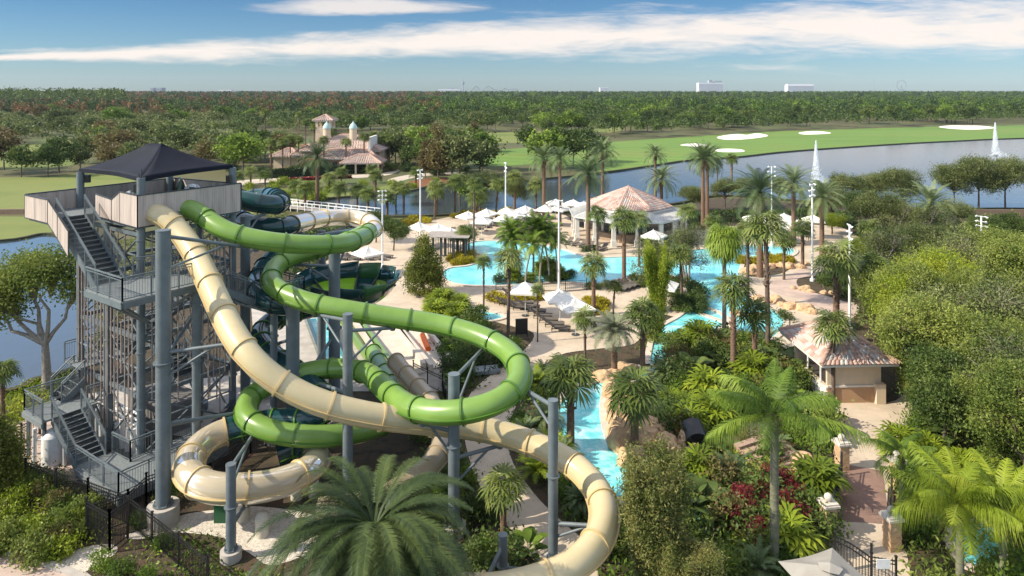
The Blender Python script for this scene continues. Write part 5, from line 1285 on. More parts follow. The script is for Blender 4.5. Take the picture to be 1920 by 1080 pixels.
# lounger
sling = mat('lounger_sling', (.14, .12, .10), (.10, .085, .07), 4, .8)
lo = thing('sun_lounger', 'x', 'sun lounger')
b = MB(); b.box(0, -.32, .32, 1.3, .32, .38); b.build('seat', sling, lo)
b = MB(); b.bar((1.3, 0, .35), (1.86, 0, .75), .62, .05, Vector((0, 0, 1))); b.build('backrest', sling, lo)
for x in (.15, 1.55):
    for y in (-.28, .28): b = MB(); b.box(x-.03, y-.03, 0, x+.03, y+.03, .33); b.build('leg', steel_dark, lo)
b = MB(); b.box(0, -.35, .27, 1.6, -.32, .34); b.box(0, .32, .27, 1.6, .35, .34); b.build('frame', steel_dark, lo)
LO = []
for k in range(9): LO.append((1070-11.5*k, 622-8.2*k, 0.12, 'sun lounger of the near row, %s from its right end' % ORD[k], 'near row of loungers'))
for k in range(5): LO.append((996-9*k, 582-3*k, .12, 'sun lounger left of the near row under the umbrella, %s from the right' % ORD[k], 'near row of loungers'))
for k in range(8): LO.append((1030+13*k, 455+2.5*k, 2.3, 'sun lounger on the deck left of the pool bar, %s from the left' % ORD[k], 'loungers at the pool bar'))
for k in range(6): LO.append((1175+9*k, 548-3*k, .5, 'sun lounger beside the short palm behind the bamboo, %s from the left' % ORD[k], 'loungers behind the bamboo'))
for k in range(9): LO.append((640+12*k, 485+4*(k % 2), .3, 'sun lounger on the deck behind the slides, %s from the left' % ORD[k], 'loungers behind the slides'))
for k in range(8): LO.append((850+16*k, 441-3*k, 1.5, 'sun lounger at the far pool edge, %s from the left' % ORD[k], 'loungers on the far pool deck'))
for k in range(10): LO.append((905+15*k, 425-1.5*k, .9, 'sun lounger under the umbrellas between lake and pool, %s from the left' % ORD[k], 'loungers between lake and pool'))
for k in range(8): LO.append((1400+17*k, 436+(k % 2)*5, 1.2, 'sun lounger behind the tall palms at right, %s from the left' % ORD[k], 'loungers behind the tall palms'))
for k in range(7): LO.append((1205+13*k, 462, 1.6, 'sun lounger between pool bar and water, %s from the left' % ORD[k], 'loungers at the pool bar'))
for i, (x, y, rz, lab, gr) in enumerate(LO):
    if i == 0: lo.location = P(x, y); lo.rotation_euler = (0, 0, pi-rz); lo['label'] = lab; lo['group'] = gr
    else: place_copy(lo, P(x, y), pi-rz, 1.03, lab, gr)
# dark sign boards
for x, y, lab in ((978, 632, 'dark square screen board on the deck between two palms'), (907, 700, 'flat pale panel lying beside the curved path')):
    b = MB(); 
    if 'dark' in lab: b.box(-.5, -.06, .25, .5, .06, 1.5); b.box(-.5, -.05, 0, -.42, .05, .25); b.box(.42, -.05, 0, .5, .05, .25)
    else: b.box(-1.1, -.5, .1, 1.1, .5, .35)
    o = b.build('notice_board' if 'dark' in lab else 'low_hatch', black if 'dark' in lab else steel_lite); o.location = P(x, y); o.rotation_euler = (0, 0, .2); tag(o, lab, 'board' if 'dark' in lab else 'hatch')
# floodlight poles
lp = thing('light_pole', 'x', 'light pole')
b = MB(); b.cyl((0, 0, 0), (0, 0, 10), .11, .07, n=12); b.build('pole', white, lp)
b = MB(); b.cyl((0, 0, 0), (0, 0, .3), .22, n=12); b.build('base', white, lp)
for k, z in enumerate((9.95, 9.35, 8.8)):
    b = MB(); b.bar((-.38, 0, z), (.38, 0, z), .05); b.build('crossarm', white, lp)
    for sx in (-1, 1):
        b = MB(); c = Vector((sx*.38, 0, z)); d = Vector((sx*.35, -.8 if k % 2 else .6, -.55)).normalized(); b.cyl(c-d*.04, c+d*.13, .07, .125, n=10); b.cyl(c-d*.12, c-d*.04, .05, .07, n=8); b.build('floodlight', white, lp)
LP_ = [(717, 357, 500, 'white floodlight pole left of the juniper'), (788, 318, 452, 'white floodlight pole left of the pergola'), (948, 305, 440, 'white floodlight pole between the lake edge umbrellas'), (1048, 375, 548, 'white floodlight pole standing before the pool palm clump'),
       (1447, 312, 462, 'white floodlight pole left of the nearer fountain'), (1523, 345, 528, 'tall white floodlight pole under the nearer fountain jet'), (1593, 422, 620, 'white floodlight pole above the garden path bend'), (1840, 405, 560, 'white floodlight pole among the trees at far right')]
for i, (x, yt, yb, lab) in enumerate(LP_):
    s = hgt(yt, yb)/10
    if i == 0: put(lp, x, yb, .3, (1, 1, s)); lp['label'] = lab; lp['group'] = 'floodlight poles'
    else: place_copy(lp, P(x, yb), .3+i*.7, (1.1, 1.1, s), lab, 'floodlight poles')
# fences
def fence(label, pts, h=1.35, gap=.12, m=black, name='metal_fence', post=2.0, pk=.02, cat='fence'):
    o0 = Vector(pts[0]); root = thing(name, label, cat, o0); pkb = MB(); rb = MB()
    for a, c in zip(pts, pts[1:]):
        a, c = Vector(a)-o0, Vector(c)-o0; d = c-a; ln = d.length; k = int(ln/gap)
        for i in range(k): p = a+d*(i/k); pkb.bar(p+Vector((0, 0, .08)), p+Vector((0, 0, h)), pk)
        for z in (.15, h-.2, h-.05): rb.bar(a+Vector((0, 0, z)), c+Vector((0, 0, z)), .035)
        n = max(1, round(ln/post))
        for i in range(n+1):
            b = MB(); p = a+d*(i/n); b.bar(p, p+Vector((0, 0, h+.1)), .07); b.bar(p+Vector((0, 0, h+.1)), p+Vector((0, 0, h+.16)), .1); b.build('post', m, root)
    pkb.build('pickets', m, root); rb.build('rails', m, root)
    return root
fence('black picket fence running from the tower foot down to the bottom edge', [P(48, 915), P(165, 955), P(240, 985), P(390, 1110)])
fence('black picket fence enclosing the gate beside the left bed', [P(165, 1010), P(240, 985), P(240, 985)+Vector((.1, 1.4, 0)), P(292, 945)], 1.5)
fence('tall black metal gate with dense bars beside the left bed', [P(162, 1012), P(205, 1038), P(240, 1010)], 1.75, .08, name='metal_gate', cat='gate')
fence('black picket fence left of the tower, far corner', [P(40, 838), P(75, 815), P(75, 800)], 1.2)
fence('black picket fence round the run-out lanes', [P(775, 712), P(830, 740), P(836, 770)], 1.2)
fence('black railing beside the green tube in the lower left garden', [P(400, 905), P(470, 850), P(560, 815), P(640, 815)], 1.1)
fence('dark railing at the near edge of the main pool island', [P(930, 545), P(1060, 548), P(1100, 545)], 1.1, .2)
fence('long dark lakeside fence behind the pool bar', [P(1265, 425), P(1400, 415), P(1560, 418)], 1.2, .25)
fence('dark railing by the steps to the terrace', [P(1325, 850), P(1300, 880)], 1.1, .15)
# oxygen tanks, pumps: white equipment beside the tower
eq = thing('filter_tank', 'white rounded equipment tank behind the lower stair', 'tank', P(100, 868)); b = MB(); b.cyl((0, 0, 0), (0, 0, 1.5), .55, n=18); b.lathe([(.55, 1.5), (.45, 1.72), (.2, 1.85), (0, 1.88)], 18); b.build('vessel', white, eq); b = MB()
for k in (-1, 1): b.cyl((k*.8, -.3, 0), (k*.8, -.3, 2.0), .1, n=8)
b.cyl((-.8, -.3, 1.4), (.8, -.3, 1.4), .06, n=8); b.build('pipes', alu, eq)
for i, (x, y, s) in enumerate(((556, 935, 1), (588, 930, .9), (455, 975, 1.2), (492, 1005, 1.1))):
    b = MB(); b.cyl((0, 0, 0), (0, 0, .8*s), .28*s, n=16); b.lathe([(.28*s, .8*s), (.2*s, .95*s), (0, 1.0*s)], 16); o = b.build('filter_pot', mat('cream_plastic', (.55, .5, .4), (.45, .41, .33), 2, .6)); o.location = P(x, y); tag(o, 'cream filter pot on the slab near the white gravel, %s from the left' % ['third', 'rightmost', 'first', 'second'][i], 'filter', 'cream filter pots')
b = MB(); b.prism([(-.35, -.3), (.35, -.3), (.25, .3), (-.25, .3)], 0, 1.3); o = b.build('slide_support', tubemat('green_foot', (.01, .09, .035), (.01, .07, .03))); o.location = P(420, 975); tag(o, 'dark green wedge shaped support under the see-through bend', 'support')
for x, y, s, lab in ((456, 715, .8, 'round concrete plinth near the foot of the tower'), (500, 745, .7, 'round concrete plinth in shade behind the green tube')):
    b = MB(); b.cyl((0, 0, 0), (0, 0, .6), .6*s, n=20); b.cyl((0, 0, .6), (0, 0, 2.2), .12, n=10); o = b.build('concrete_plinth', concrete); o.location = P(x, y); tag(o, lab, 'plinth')
# inner walls by the lower left pump yard
b = MB(); A, B = P(350, 905), P(438, 800); b.bar(A+Vector((0, 0, .8)), B+Vector((0, 0, .8)), .25, 1.6); o = b.build('yard_wall', mat('yard_wall', (.05, .055, .06), (.04, .045, .05), 2, .8)); tag(o, 'dark grey yard wall between the tower and the dark tube', 'wall')

# stone gate pillars, bridge railings, steps
stone = mat('sandstone', (.56, .36, .19), (.34, .22, .13), 1.6, .9, bump=.9, bscale=5, c3=(.50, .34, .20)); capst = mat('cap_stone', (.62, .56, .48), (.5, .45, .38), 3, .85)
gp = thing('gate_pillar', 'x', 'pillar')
b = MB()
for k in range(6):
    o_ = .02*((k*7) % 3); b.box(-.36+o_, -.36, k*.3, .36, .36-o_, k*.3+.285)
b.build('shaft', stone, gp)
b = MB(); b.box(-.48, -.48, 1.8, .48, .48, 1.92); b.box(-.42, -.42, 1.92, .42, .42, 2.02); b.build('cap', capst, gp)
b = MB(); b.lathe([(0, 2.02), (.12, 2.03), (.2, 2.12), (.24, 2.25), (.2, 2.38), (.1, 2.46), (0, 2.48)], 16); b.build('ball', capst, gp)
GP = [(1553, 1003, 'stone gate pillar with ball top at the near left corner of the bridge', 1.0), (1578, 880, 'stone gate pillar with ball top at the far left corner of the bridge', 1.0), (1672, 1030, 'stone gate pillar half hidden by palms at the right of the bridge', 1.0), (1682, 915, 'stone gate pillar behind leaves at the far right corner of the bridge', 1.0)]
for i, (x, y, lab, s) in enumerate(GP):
    if i == 0: put(gp, x, y, .15, .76); gp['label'] = lab; gp['group'] = 'stone gate pillars'
    else: place_copy(gp, P(x, y), .15, .76, lab, 'stone gate pillars')
b = MB(); b.box(-.13, -.375, 1.15, .13, -.362, 1.45); o = b.build('small_plate', white, gp)
fence('black bridge railing between the two left stone pillars', [P(1560, 985), P(1578, 895)], 1.15, .14, steel_dark, 'bridge_railing', 4, cat='railing')
fence('black bridge railing between the two right stone pillars', [P(1668, 1010), P(1672, 925)], 1.15, .14, steel_dark, 'bridge_railing', 4, cat='railing')
rng3 = random.Random(9)
from mathutils import noise as mnoise
import bmesh
def boulder_mesh(seed, sub=3, flat=.7, amp=.35):
    bm_ = bmesh.new(); bmesh.ops.create_icosphere(bm_, subdivisions=sub, radius=1)
    for v in bm_.verts:
        q = v.co*1.1+Vector((seed*7.1, seed*3.3, 0)); n_ = mnoise.noise(q)*amp+mnoise.noise(q*2.7)*amp*.4+mnoise.noise(q*6)*amp*.12
        v.co = v.co*(1+n_); v.co.z *= flat; v.co.z = round(v.co.z*5)/5*.5+v.co.z*.5
    me = bpy.data.meshes.new('boulder'); bm_.to_mesh(me); bm_.free(); me.materials.append(stone); return me
bmesh_ = [boulder_mesh(s) for s in range(4)]
def boulder(x, y, s, lab, gr='sandstone boulders edging the water', sz=1, z=0):
    o = bpy.data.objects.new('boulder', rng3.choice(bmesh_)); COL.objects.link(o); p = P(x, y, z); o.location = p; o.scale = (s, s*.85, s*sz); o.rotation_euler = (0, 0, rng3.random()*6.28); tag(o, lab, 'boulder', gr); return o
for (x0, y0), (x1, y1), n_, s, lab in (((1392, 512), (1420, 508), 4, .8, 'sandstone boulder at the tip of the flower bed by the pool'), ((1425, 500), (1520, 500), 8, .7, 'sandstone boulder along the upper garden path'), ((1420, 560), (1530, 590), 8, .75, 'sandstone boulder between garden path and pool'),
                                  ((1480, 540), (1600, 560), 7, .6, 'sandstone boulder round the inner garden bed'), ((1500, 875), (1545, 930), 6, .8, 'sandstone block of the wall beside the terrace steps'), ((862, 610), (905, 625), 5, .7, 'sandstone boulder beside the small round plunge pool'),
                                  ((1395, 820), (1350, 850), 4, .6, 'sandstone boulder at the terrace edge'), ((1370, 590), (1440, 600), 6, .5, 'low sandstone boulder on the pool rim'), ((1128, 715), (1180, 690), 4, .7, 'sandstone boulder at the lagoon head')):
    for k in range(n_):
        t = (k+.5)/n_; boulder(x0+(x1-x0)*t+rng3.uniform(-4, 4), y0+(y1-y0)*t+rng3.uniform(-3, 3), s*rng3.uniform(.7, 1.3), lab+', %s of %d' % (ORD[k], n_))
# big artificial rock beside the lagoon
rk = thing('rock_outcrop', 'big tan sandstone rock face falling to the turquoise lagoon', 'rock', P(1180, 860))
for i, (x, y, s, z, q) in enumerate(((1172, 845, .9, .9, 1.5), (1198, 835, 1.1, 1.0, 1.3), (1158, 790, .7, .8, 1.8), (1185, 790, 1.0, 1.1, 1.3), (1225, 825, 1.1, 1.0, 1.0), (1148, 745, .7, .6, 1.4), (1180, 745, .8, .8, 1), (1250, 850, 1.0, .7, 1.1), (1290, 850, .9, 1.0, 1.5), (1160, 820, .7, .6, 1.6), (1185, 868, .8, .6, 1.2), (1275, 815, 1.0, .8, 1), (1150, 768, .6, .6, 1.6))):
    o = bpy.data.objects.new('crag', bmesh_[i % 4]); COL.objects.link(o); o.parent = rk; o.location = P(x, y, 0)-rk.location+Vector((0, 0, z*.4)); o.scale = (s, s*.9, s*q); o.rotation_euler = (0, 0, i*1.3)
# water slide mouth in the rock
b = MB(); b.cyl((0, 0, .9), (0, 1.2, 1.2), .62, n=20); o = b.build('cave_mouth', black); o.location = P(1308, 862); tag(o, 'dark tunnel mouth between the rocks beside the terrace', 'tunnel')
# steps to the terrace
stp = thing('garden_steps', 'brown paved steps with darker risers beside the sandstone wall', 'steps', P(1500, 905), R(28)); b = MB()
for k in range(7): b.box(-1.6, k*.42, 0, 1.4, (k+1)*.42, .16+.0*k+.15*k)
b.build('treads', mat('step_paving', (.40, .27, .2), (.3, .2, .15), 2, .85), stp)
b = MB()
for k in range(7): b.box(-1.6, k*.42-.012, .0+.15*k, 1.4, k*.42-.002, .12+.15*k)
b.build('risers', MATS['brown_paving'], stp)
# white square umbrella at the bottom edge and arched gate
p = Vector((11.5, 25.05, 0)); u2 = thing('market_umbrella', 'large pale grey square umbrella seen from above at the bottom edge', 'umbrella', (p.x, p.y, 0), R(18)); b = MB(); R_ = 1.77
gcan = mat('grey_canvas', (.34, .32, .28), (.26, .24, .21), .8, .85)
for i in range(4):
    a, c = pi/4+i*pi/2, pi/4+(i+1)*pi/2; A, B = Vector((R_*cos(a), R_*sin(a), 2.45)), Vector((R_*cos(c), R_*sin(c), 2.45)); ap = Vector((0, 0, 2.82)); vs = []
    for r in range(9):
        for s in range(9): e = A.lerp(B, s/8); q = e.lerp(ap, r/8*.86); q.z -= .09*sin(pi*s/8)*(1-r/8); vs.append(q)
    b.add(vs, [(r*9+s, r*9+s+1, (r+1)*9+s+1, (r+1)*9+s) for r in range(8) for s in range(8)])
o = b.build('canopy', gcan, u2); o.modifiers.new('t', 'SOLIDIFY').thickness = .015
b = MB(); vs = []
for i in range(8):
    t = 2*pi*i/8; vs += [(.42*cos(t), .42*sin(t), 2.79+.05*(i % 2)), (0.02*cos(t), .02*sin(t), 2.95)]
b.add(vs, [(2*i, (2*i+2) % 16, (2*i+3) % 16, 2*i+1) for i in range(8)]); o = b.build('vent_cap', gcan, u2); o.modifiers.new('t', 'SOLIDIFY').thickness = .012
b = MB(); b.cyl((0, 0, 0), (0, 0, 2.9), .04, n=10); b.build('pole', black, u2)
A, B = P(1566, 1075), P(1634, 1100); ag = thing('arched_gate', 'dark metal gate with curved top rail beside the grey umbrella', 'gate', A, math.atan2((B-A).y, (B-A).x)); ln = (B-A).length; b = MB(); c = MB(); n = 12
for k in range(n+1):
    s = k/n; zt = 1.15+.38*sin(pi*(.5+s*.5)); b.bar((ln*s, 0, .1), (ln*s, 0, zt), .03)
    if k: s0 = (k-1)/n; z0 = 1.15+.38*sin(pi*(.5+s0*.5)); c.bar((ln*s0, 0, z0), (ln*s, 0, zt), .05); c.bar((ln*s0, 0, z0-.2), (ln*s, 0, zt-.2), .04)
b.build('bars', black, ag); c.build('top_rail', black, ag)
for x in (0, ln): b = MB(); b.bar((x, 0, 0), (x, 0, 1.75), .09); b.build('post', black, ag)
fence('dark fence with a small white sign right of the arched gate', [B, P(1680, 1108)], 1.25, .12)
b = MB(); b.box(-.28, -.03, 0, .28, 0, .38); o = b.build('blank_sign', white); o.location = (P(1655, 1104)+Vector((0, -.05, .85))); tag(o, 'small white sheet sign on the dark fence at the bottom', 'sign')
# fountains in the lake
spray = mat('fountain_spray', (.9, .93, .95), (.8, .85, .88), 2, .5)
_t = spray.node_tree; _m = _t.nodes.new('ShaderNodeMixShader'); _m.inputs[0].default_value = .5; _x = _t.nodes.new('ShaderNodeBsdfTransparent')
_t.links.new(_t.nodes['Principled BSDF'].outputs[0], _m.inputs[1]); _t.links.new(_x.outputs[0], _m.inputs[2]); _t.links.new(_m.outputs[0], _t.nodes['Material Output'].inputs[0])
def fountain(label, x, yb, yt, seed):
    p = P(x, yb); h = hgt(yt, yb); root = thing('fountain_jet', label, 'fountain', p); g = np.random.default_rng(seed); n = 5200; s = g.random(n)**.75
    rad = (.10+.8*(1-s)**1.1)*h*.13*(1+.15*g.normal(size=n)); t = g.random(n)*2*pi; q = np.sqrt(g.random(n))
    C = np.stack([rad*q*np.cos(t)+.03*h*(1-s)*0, rad*q*np.sin(t), s*h], 1)
    m2_ = 900; t2 = g.random(m2_)*2*pi; q2_ = g.random(m2_); C2 = np.stack([np.cos(t2)*h*.28*q2_+h*.12, np.sin(t2)*h*.2*q2_, g.random(m2_)*h*.22*(1-q2_)+.05], 1)
    C = np.concatenate([C, C2]); V, Q = leaf_quads(C, .22, g, .35, droop=.75); np_mesh('water_spray', V, Q, spray, root, g.random(len(Q)))
    b = MB(); b.cyl((0, 0, 0), (0, 0, .35), .7, n=16); b.build('float', steel_dark, root)
fountain('nearer white fountain jet rising from the lake', 1530, 342, 264, 1); fountain('farther white fountain jet at the right end of the lake', 1866, 292, 230, 2)
# ---------------------------------------------------------------- woods, far trees, shrubs and ground cover
GP_ = {}
keep = [ground_poly(q, 4) for q in [DECK, POOL, RIVER, LPOOL, PLAZA, CURVE, LAKE, LAKE2]]+[SL]
keep += [ground_poly(q, 0) for q in ([(470, 560), (800, 585), (850, 735), (640, 735), (480, 700)], [(235, 1005), (350, 965), (470, 950), (640, 985), (640, 1010), (520, 1060), (420, 1010)], [(70, 1070), (150, 1030), (210, 1022), (215, 1040), (140, 1085), (100, 1110)], [(300, 720), (470, 700), (520, 760), (420, 830), (200, 800), (160, 740)],
        [(1340, 790), (1480, 790), (1480, 850), (1360, 850)], [(1455, 905), (1530, 920), (1530, 855), (1455, 855)], [(1500, 690), (1690, 690), (1690, 770), (1500, 770)])]
tw = [T(a, q, 0).xy for a, q in ((-4.2, -3), (7.6, -3.3), (7.8, 7.5), (-4.4, 7.5))]; keep.append([Vector(v) for v in tw])
lawns = [ground_poly(q) for q in LAWNS+[FAIR]]
def free(x, y, polys):
    m = np.ones(x.shape, bool)
    for p in polys: m &= ~inside(p, x, y)
    return m
def cover(name, label, px, dens, leaf, m, h=.5, per=14, spread=.35, droop=None, aspect=.4, seed=1, cat='ground cover', cut=True):
    poly = ground_poly(px, 3); xs = [p.x for p in poly]; ys = [p.y for p in poly]; g = np.random.default_rng(seed)
    n = int((max(xs)-min(xs))*(max(ys)-min(ys))*dens); x = g.uniform(min(xs), max(xs), n); y = g.uniform(min(ys), max(ys), n)
    ok = inside(poly, x, y)
    if cut: ok &= free(x, y, keep)
    x, y = x[ok], y[ok]; n = len(x)
    if not n: return
    # clumps of differing height
    ph = np.sin(x*1.3+seed)*np.cos(y*1.1-seed)+np.sin(x*.5-y*.7); hh = h*(.35+.65*g.random(n))*(1+.45*ph); hh = np.clip(hh, .06, None)
    k = np.repeat(np.arange(n), per); C = np.stack([x[k]+g.normal(size=len(k))*spread, y[k]+g.normal(size=len(k))*spread, hh[k]*(.15+.85*g.random(len(k)))], 1)
    V, Q = leaf_quads(C, leaf, g, aspect, droop=droop); v = .6*g.random(n)[k]+.4*g.random(len(k))
    o = np_mesh(name, V, Q, m, None, v); tag(o, label, cat, kind='stuff'); return o
cover('ground_cover', 'low mixed yellow green shrubs and grasses in the lower left bed', [(0, 880), (70, 900), (170, 965), (205, 1025), (80, 1070), (-60, 1040)], 9, .17, lf_yel, .55, seed=1)
cover('ground_cover', 'dark low plants in the shade beside the tower', [(0, 800), (60, 850), (200, 930), (190, 975), (0, 900), (-100, 850)], 6, .2, lf_oak, .6, seed=2)
cover('ground_cover', 'low green plants in front of the white gravel', [(300, 1000), (400, 1005), (420, 1060), (560, 1080), (480, 1130), (330, 1090), (250, 1020)], 6, .18, lf_bright, .35, seed=3)
cover('ground_cover', 'dark green undergrowth between slides and curved path', [(830, 560), (960, 640), (960, 680), (890, 730), (860, 790), (880, 900), (980, 1030), (1040, 1090), (820, 1090), (800, 800), (840, 730), (800, 600)], 4, .26, lf_oak, .55, seed=4)
cover('ground_cover', 'green undergrowth between the path and the lagoon', [(965, 780), (1010, 715), (1060, 690), (1060, 740), (1040, 800), (1060, 870), (1110, 900), (1160, 960), (1120, 1020), (1060, 960), (980, 870)], 3.5, .26, lf_bright, .55, seed=5)
cover('ground_cover', 'mixed undergrowth in the middle of the water garden', [(1200, 640), (1330, 610), (1400, 640), (1500, 660), (1520, 720), (1540, 800), (1560, 900), (1520, 1000), (1540, 1100), (1100, 1100), (1190, 950), (1180, 880), (1240, 870), (1240, 700)], 4.5, .27, lf_bright, .8, seed=6)
cover('ground_cover', 'dark undergrowth mixed through the middle of the water garden', [(1240, 620), (1400, 640), (1520, 720), (1560, 900), (1500, 1100), (1180, 1100), (1240, 870)], 3, .27, lf_oak, 1.0, seed=7)
cover('ground_cover', 'thick green undergrowth at the right side below the trees', [(1690, 780), (1720, 700), (1930, 640), (2100, 900), (2000, 1200), (1690, 1120), (1700, 1000), (1680, 900)], 6, .24, lf_olive, 1.0, seed=8)
cover('ground_cover', 'dark undergrowth of the wood on the right', [(1600, 440), (1800, 420), (2100, 430), (2300, 700), (1720, 700), (1650, 640), (1620, 560)], 2.2, .4, lf_grey, 1.2, seed=9)
cover('ground_cover', 'planting round the fountain side of the pool deck', [(1240, 408), (1420, 398), (1580, 398), (1620, 430), (1560, 425), (1420, 414), (1300, 426)], 2.5, .4, lf_oak, .8, seed=10)
cover('ground_cover', 'planting between lake and umbrellas', [(560, 414), (700, 414), (900, 412), (1000, 400), (1090, 396), (1090, 400), (1000, 406), (900, 420), (760, 432), (640, 470), (560, 520), (500, 470)], 2.2, .4, lf_oak, .6, seed=11)
cover('ground_cover', 'young green plants behind the run-out lanes', [(740, 545), (880, 560), (890, 620), (830, 640), (790, 590)], 7, .26, lf_bright, .8, seed=12)
cover('ground_cover', 'low greenery round the garden path bend', [(1395, 490), (1560, 480), (1640, 520), (1640, 600), (1500, 640), (1450, 600)], 3, .3, lf_grey, .4, seed=13)
cover('ground_cover', 'grassy plants on the pond bank left of the tower', [(0, 742), (60, 722), (130, 702), (150, 720), (120, 760), (0, 800)], 8, .2, lf_yel, .4, seed=14)
cover('leaf_litter', 'brown fallen leaves and tufts across the beds', [(1180, 600), (1700, 600), (1700, 1100), (850, 1100), (850, 600)], 3, .12, lf_rust, .05, per=6, spread=.5, seed=15)
cover('rough_vegetation', 'scrub on the pond and lake banks at the left', [(150, 470), (300, 440), (500, 400), (540, 400), (480, 440), (300, 520), (200, 640), (190, 700), (165, 640), (185, 560)], 2, .3, lf_grey, .6, seed=16)

def shrub(name, label, cat, rad, h, n, leaf, m, seed, droop=None, aspect=.5):
    return make_tree(name, label, cat, h, rad, n, leaf, m, seed=seed, trunk_h=.12, r0=.03, blobs=[(0, 0, h*.5, rad*.8, rad*.8, h*.45), (rad*.4, 0, h*.45, rad*.6, rad*.6, h*.4), (-rad*.3, rad*.3, h*.5, rad*.6, rad*.6, h*.42)], clump=rad*.16, shell=.6, aspect=aspect, droop=droop, per=14)
def paddle_plant(label, nl=14, L_=1.5, seed=1, m=None, name='broad_leaf_plant'):
    g = random.Random(seed); V = []; Q = []; va = []
    for i in range(nl):
        az = i*2.4+g.random()*.4; up = 1.45-.75*(i/nl)-.15*g.random(); l = L_*(.8+.4*g.random()); k = 8; wv = l*.17; base = g.random(); off = len(V)
        for j in range(k+1):
            s = j/k; a = up-1.1*max(0, s-.35)**1.2; r = l*(s*math.cos(up)+.25*s*s); z = l*(s*math.sin(up)*1.0-.28*max(0, s-.4)**2*3)
            w = .02 if s < .42 else wv*math.sin(pi*(s-.38)/.64)**.7
            for q in (-1, 0, 1):
                px_, py_ = r, q*w; V.append((px_*cos(az)-py_*sin(az), px_*sin(az)+py_*cos(az), z+abs(q)*w*.25))
        for j in range(k):
            for q in (0, 1): a = off+3*j+q; Q.append((a, a+1, a+4, a+3)); va.append(min(1, base*.6+.2+.2*g.random()))
    root = thing(name, label, 'plant'); np_mesh('leaves', np.array(V), np.array(Q), m or lf_bright, root, np.array(va))
    b = MB(); b.cyl((0, 0, 0), (0, 0, .5), .08, .05, n=8); b.build('stem', bark, root); return root
shr = [shrub('round_shrub', 'x', 'shrub', .62, .85, 1500, .09, lf_bright, 101), shrub('round_shrub', 'x', 'shrub', .7, .9, 1500, .1, lf_oak, 102), shrub('yellow_shrub', 'x', 'shrub', .6, .7, 1300, .1, lf_yel, 103)]
rusty = shrub('twiggy_shrub', 'x', 'shrub', .8, 1.2, 700, .12, lf_rust, 106); olv = shrub('olive_shrub', 'x', 'shrub', .75, 1.0, 1500, .11, lf_olive, 107)
croton = shrub('croton_shrub', 'x', 'shrub', .75, .85, 1500, .13, lf_crot, 104); redp = shrub('red_shrub', 'x', 'shrub', .6, 1.3, 900, .26, lf_red, 105, droop=-.35, aspect=.22)
cyc = date_palm('x', h=.5, L_=1.15, nfr=34, nl=24, ll=.22, w=.03, seed=110, m=lf_palm, r=.12, name='cycad'); areca = date_palm('x', h=.7, L_=2.1, nfr=26, nl=28, ll=.5, w=.05, seed=111, m=lf_yel, r=.1, name='areca_palm', droopl=.5, up0=.3)
pad = [paddle_plant('x', 18, 1.7, 1, lf_bright), paddle_plant('x', 20, 1.8, 2, lf_oak)]
saw = fan_palm('x', .35, .55, 22, 13, seed=120, r=.1, m=lf_yel, boots=False, name='dwarf_fan_palm', Lp=.55, up0=0)
LABS = {'round_shrub': 'small rounded leafy green shrub in a planting bed', 'round_shrub.001': 'small rounded dark green shrub in a planting bed', 'yellow_shrub': 'small yellow green mounded shrub in a planting bed', 'croton_shrub': 'bright yellow croton bush beside the pool deck', 'red_shrub': 'upright dark red leaved bush in the water garden',
        'cycad': 'low spiky cycad rosette in a planting bed', 'areca_palm': 'bushy yellow green areca palm with fine fronds', 'dwarf_fan_palm': 'low yellow green dwarf fan palm by the pool deck'}
def many(proto, region, n, smin, smax, label, group, seed, cut=True, zs=1):
    poly = ground_poly(region, 3); xs = [p.x for p in poly]; ys = [p.y for p in poly]; g = np.random.default_rng(seed); k = 0; tries = 0
    while k < n and tries < n*60:
        tries += 1; x = np.array([g.uniform(min(xs), max(xs))]); y = np.array([g.uniform(min(ys), max(ys))])
        if not inside(poly, x, y)[0] or (cut and not free(x, y, keep)[0]): continue
        s = g.uniform(smin, smax); loc = Vector((x[0], y[0], 0)); rz = g.random()*6.28
        if proto.name in used: place_copy(proto, loc, rz, (s, s, s*zs), label, group)
        else: used.add(proto.name); proto.location = loc; proto.rotation_euler = (0, 0, rz); proto.scale = (s, s, s*zs); proto['label'] = label; proto['group'] = group
        k += 1
LLB = [(0, 890), (70, 910), (180, 975), (200, 1020), (90, 1060), (-40, 1030)]
MID1 = [(830, 560), (960, 640), (960, 680), (890, 730), (860, 790), (880, 900), (980, 1030), (1040, 1090), (820, 1090), (800, 800), (840, 730), (800, 600)]
MID2 = [(965, 780), (1010, 715), (1060, 690), (1060, 740), (1040, 800), (1060, 870), (1110, 900), (1160, 960), (1120, 1020), (1060, 960), (980, 870)]
GARD = [(1220, 620), (1400, 640), (1500, 660), (1540, 800), (1560, 900), (1500, 1100), (1180, 1100), (1240, 870), (1240, 700)]
RGT = [(1690, 780), (1720, 700), (1930, 640), (2050, 900), (2000, 1150), (1700, 1100), (1700, 1000), (1680, 900)]
many(shr[2], LLB, 26, .6, 1.4, 'small yellow green mounded shrub in the lower left bed', 'mounded shrubs of the lower left bed', 1)
many(shr[0], LLB, 14, .5, 1.0, 'small rounded green shrub in the lower left bed', 'rounded shrubs of the lower left bed', 2)
for i, (x, y, s, lab) in enumerate(((190, 1070, .95, 'clipped round shrub by the fence foot, leftmost of three at the bottom'), (228, 1085, .9, 'clipped round shrub by the fence foot, middle of three at the bottom'), (275, 1100, .9, 'clipped round shrub by the fence foot, rightmost of three at the bottom'), (264, 988, .9, 'round shrub beside the concrete planter'), (307, 1028, .75, 'small round shrub on the gravel between fence and planter'), (315, 945, 1.1, 'leafy plant growing up the thick grey column'))):
    place_copy(shr[0], P(x, y), i, s, lab, 'shrubs along the black fence')
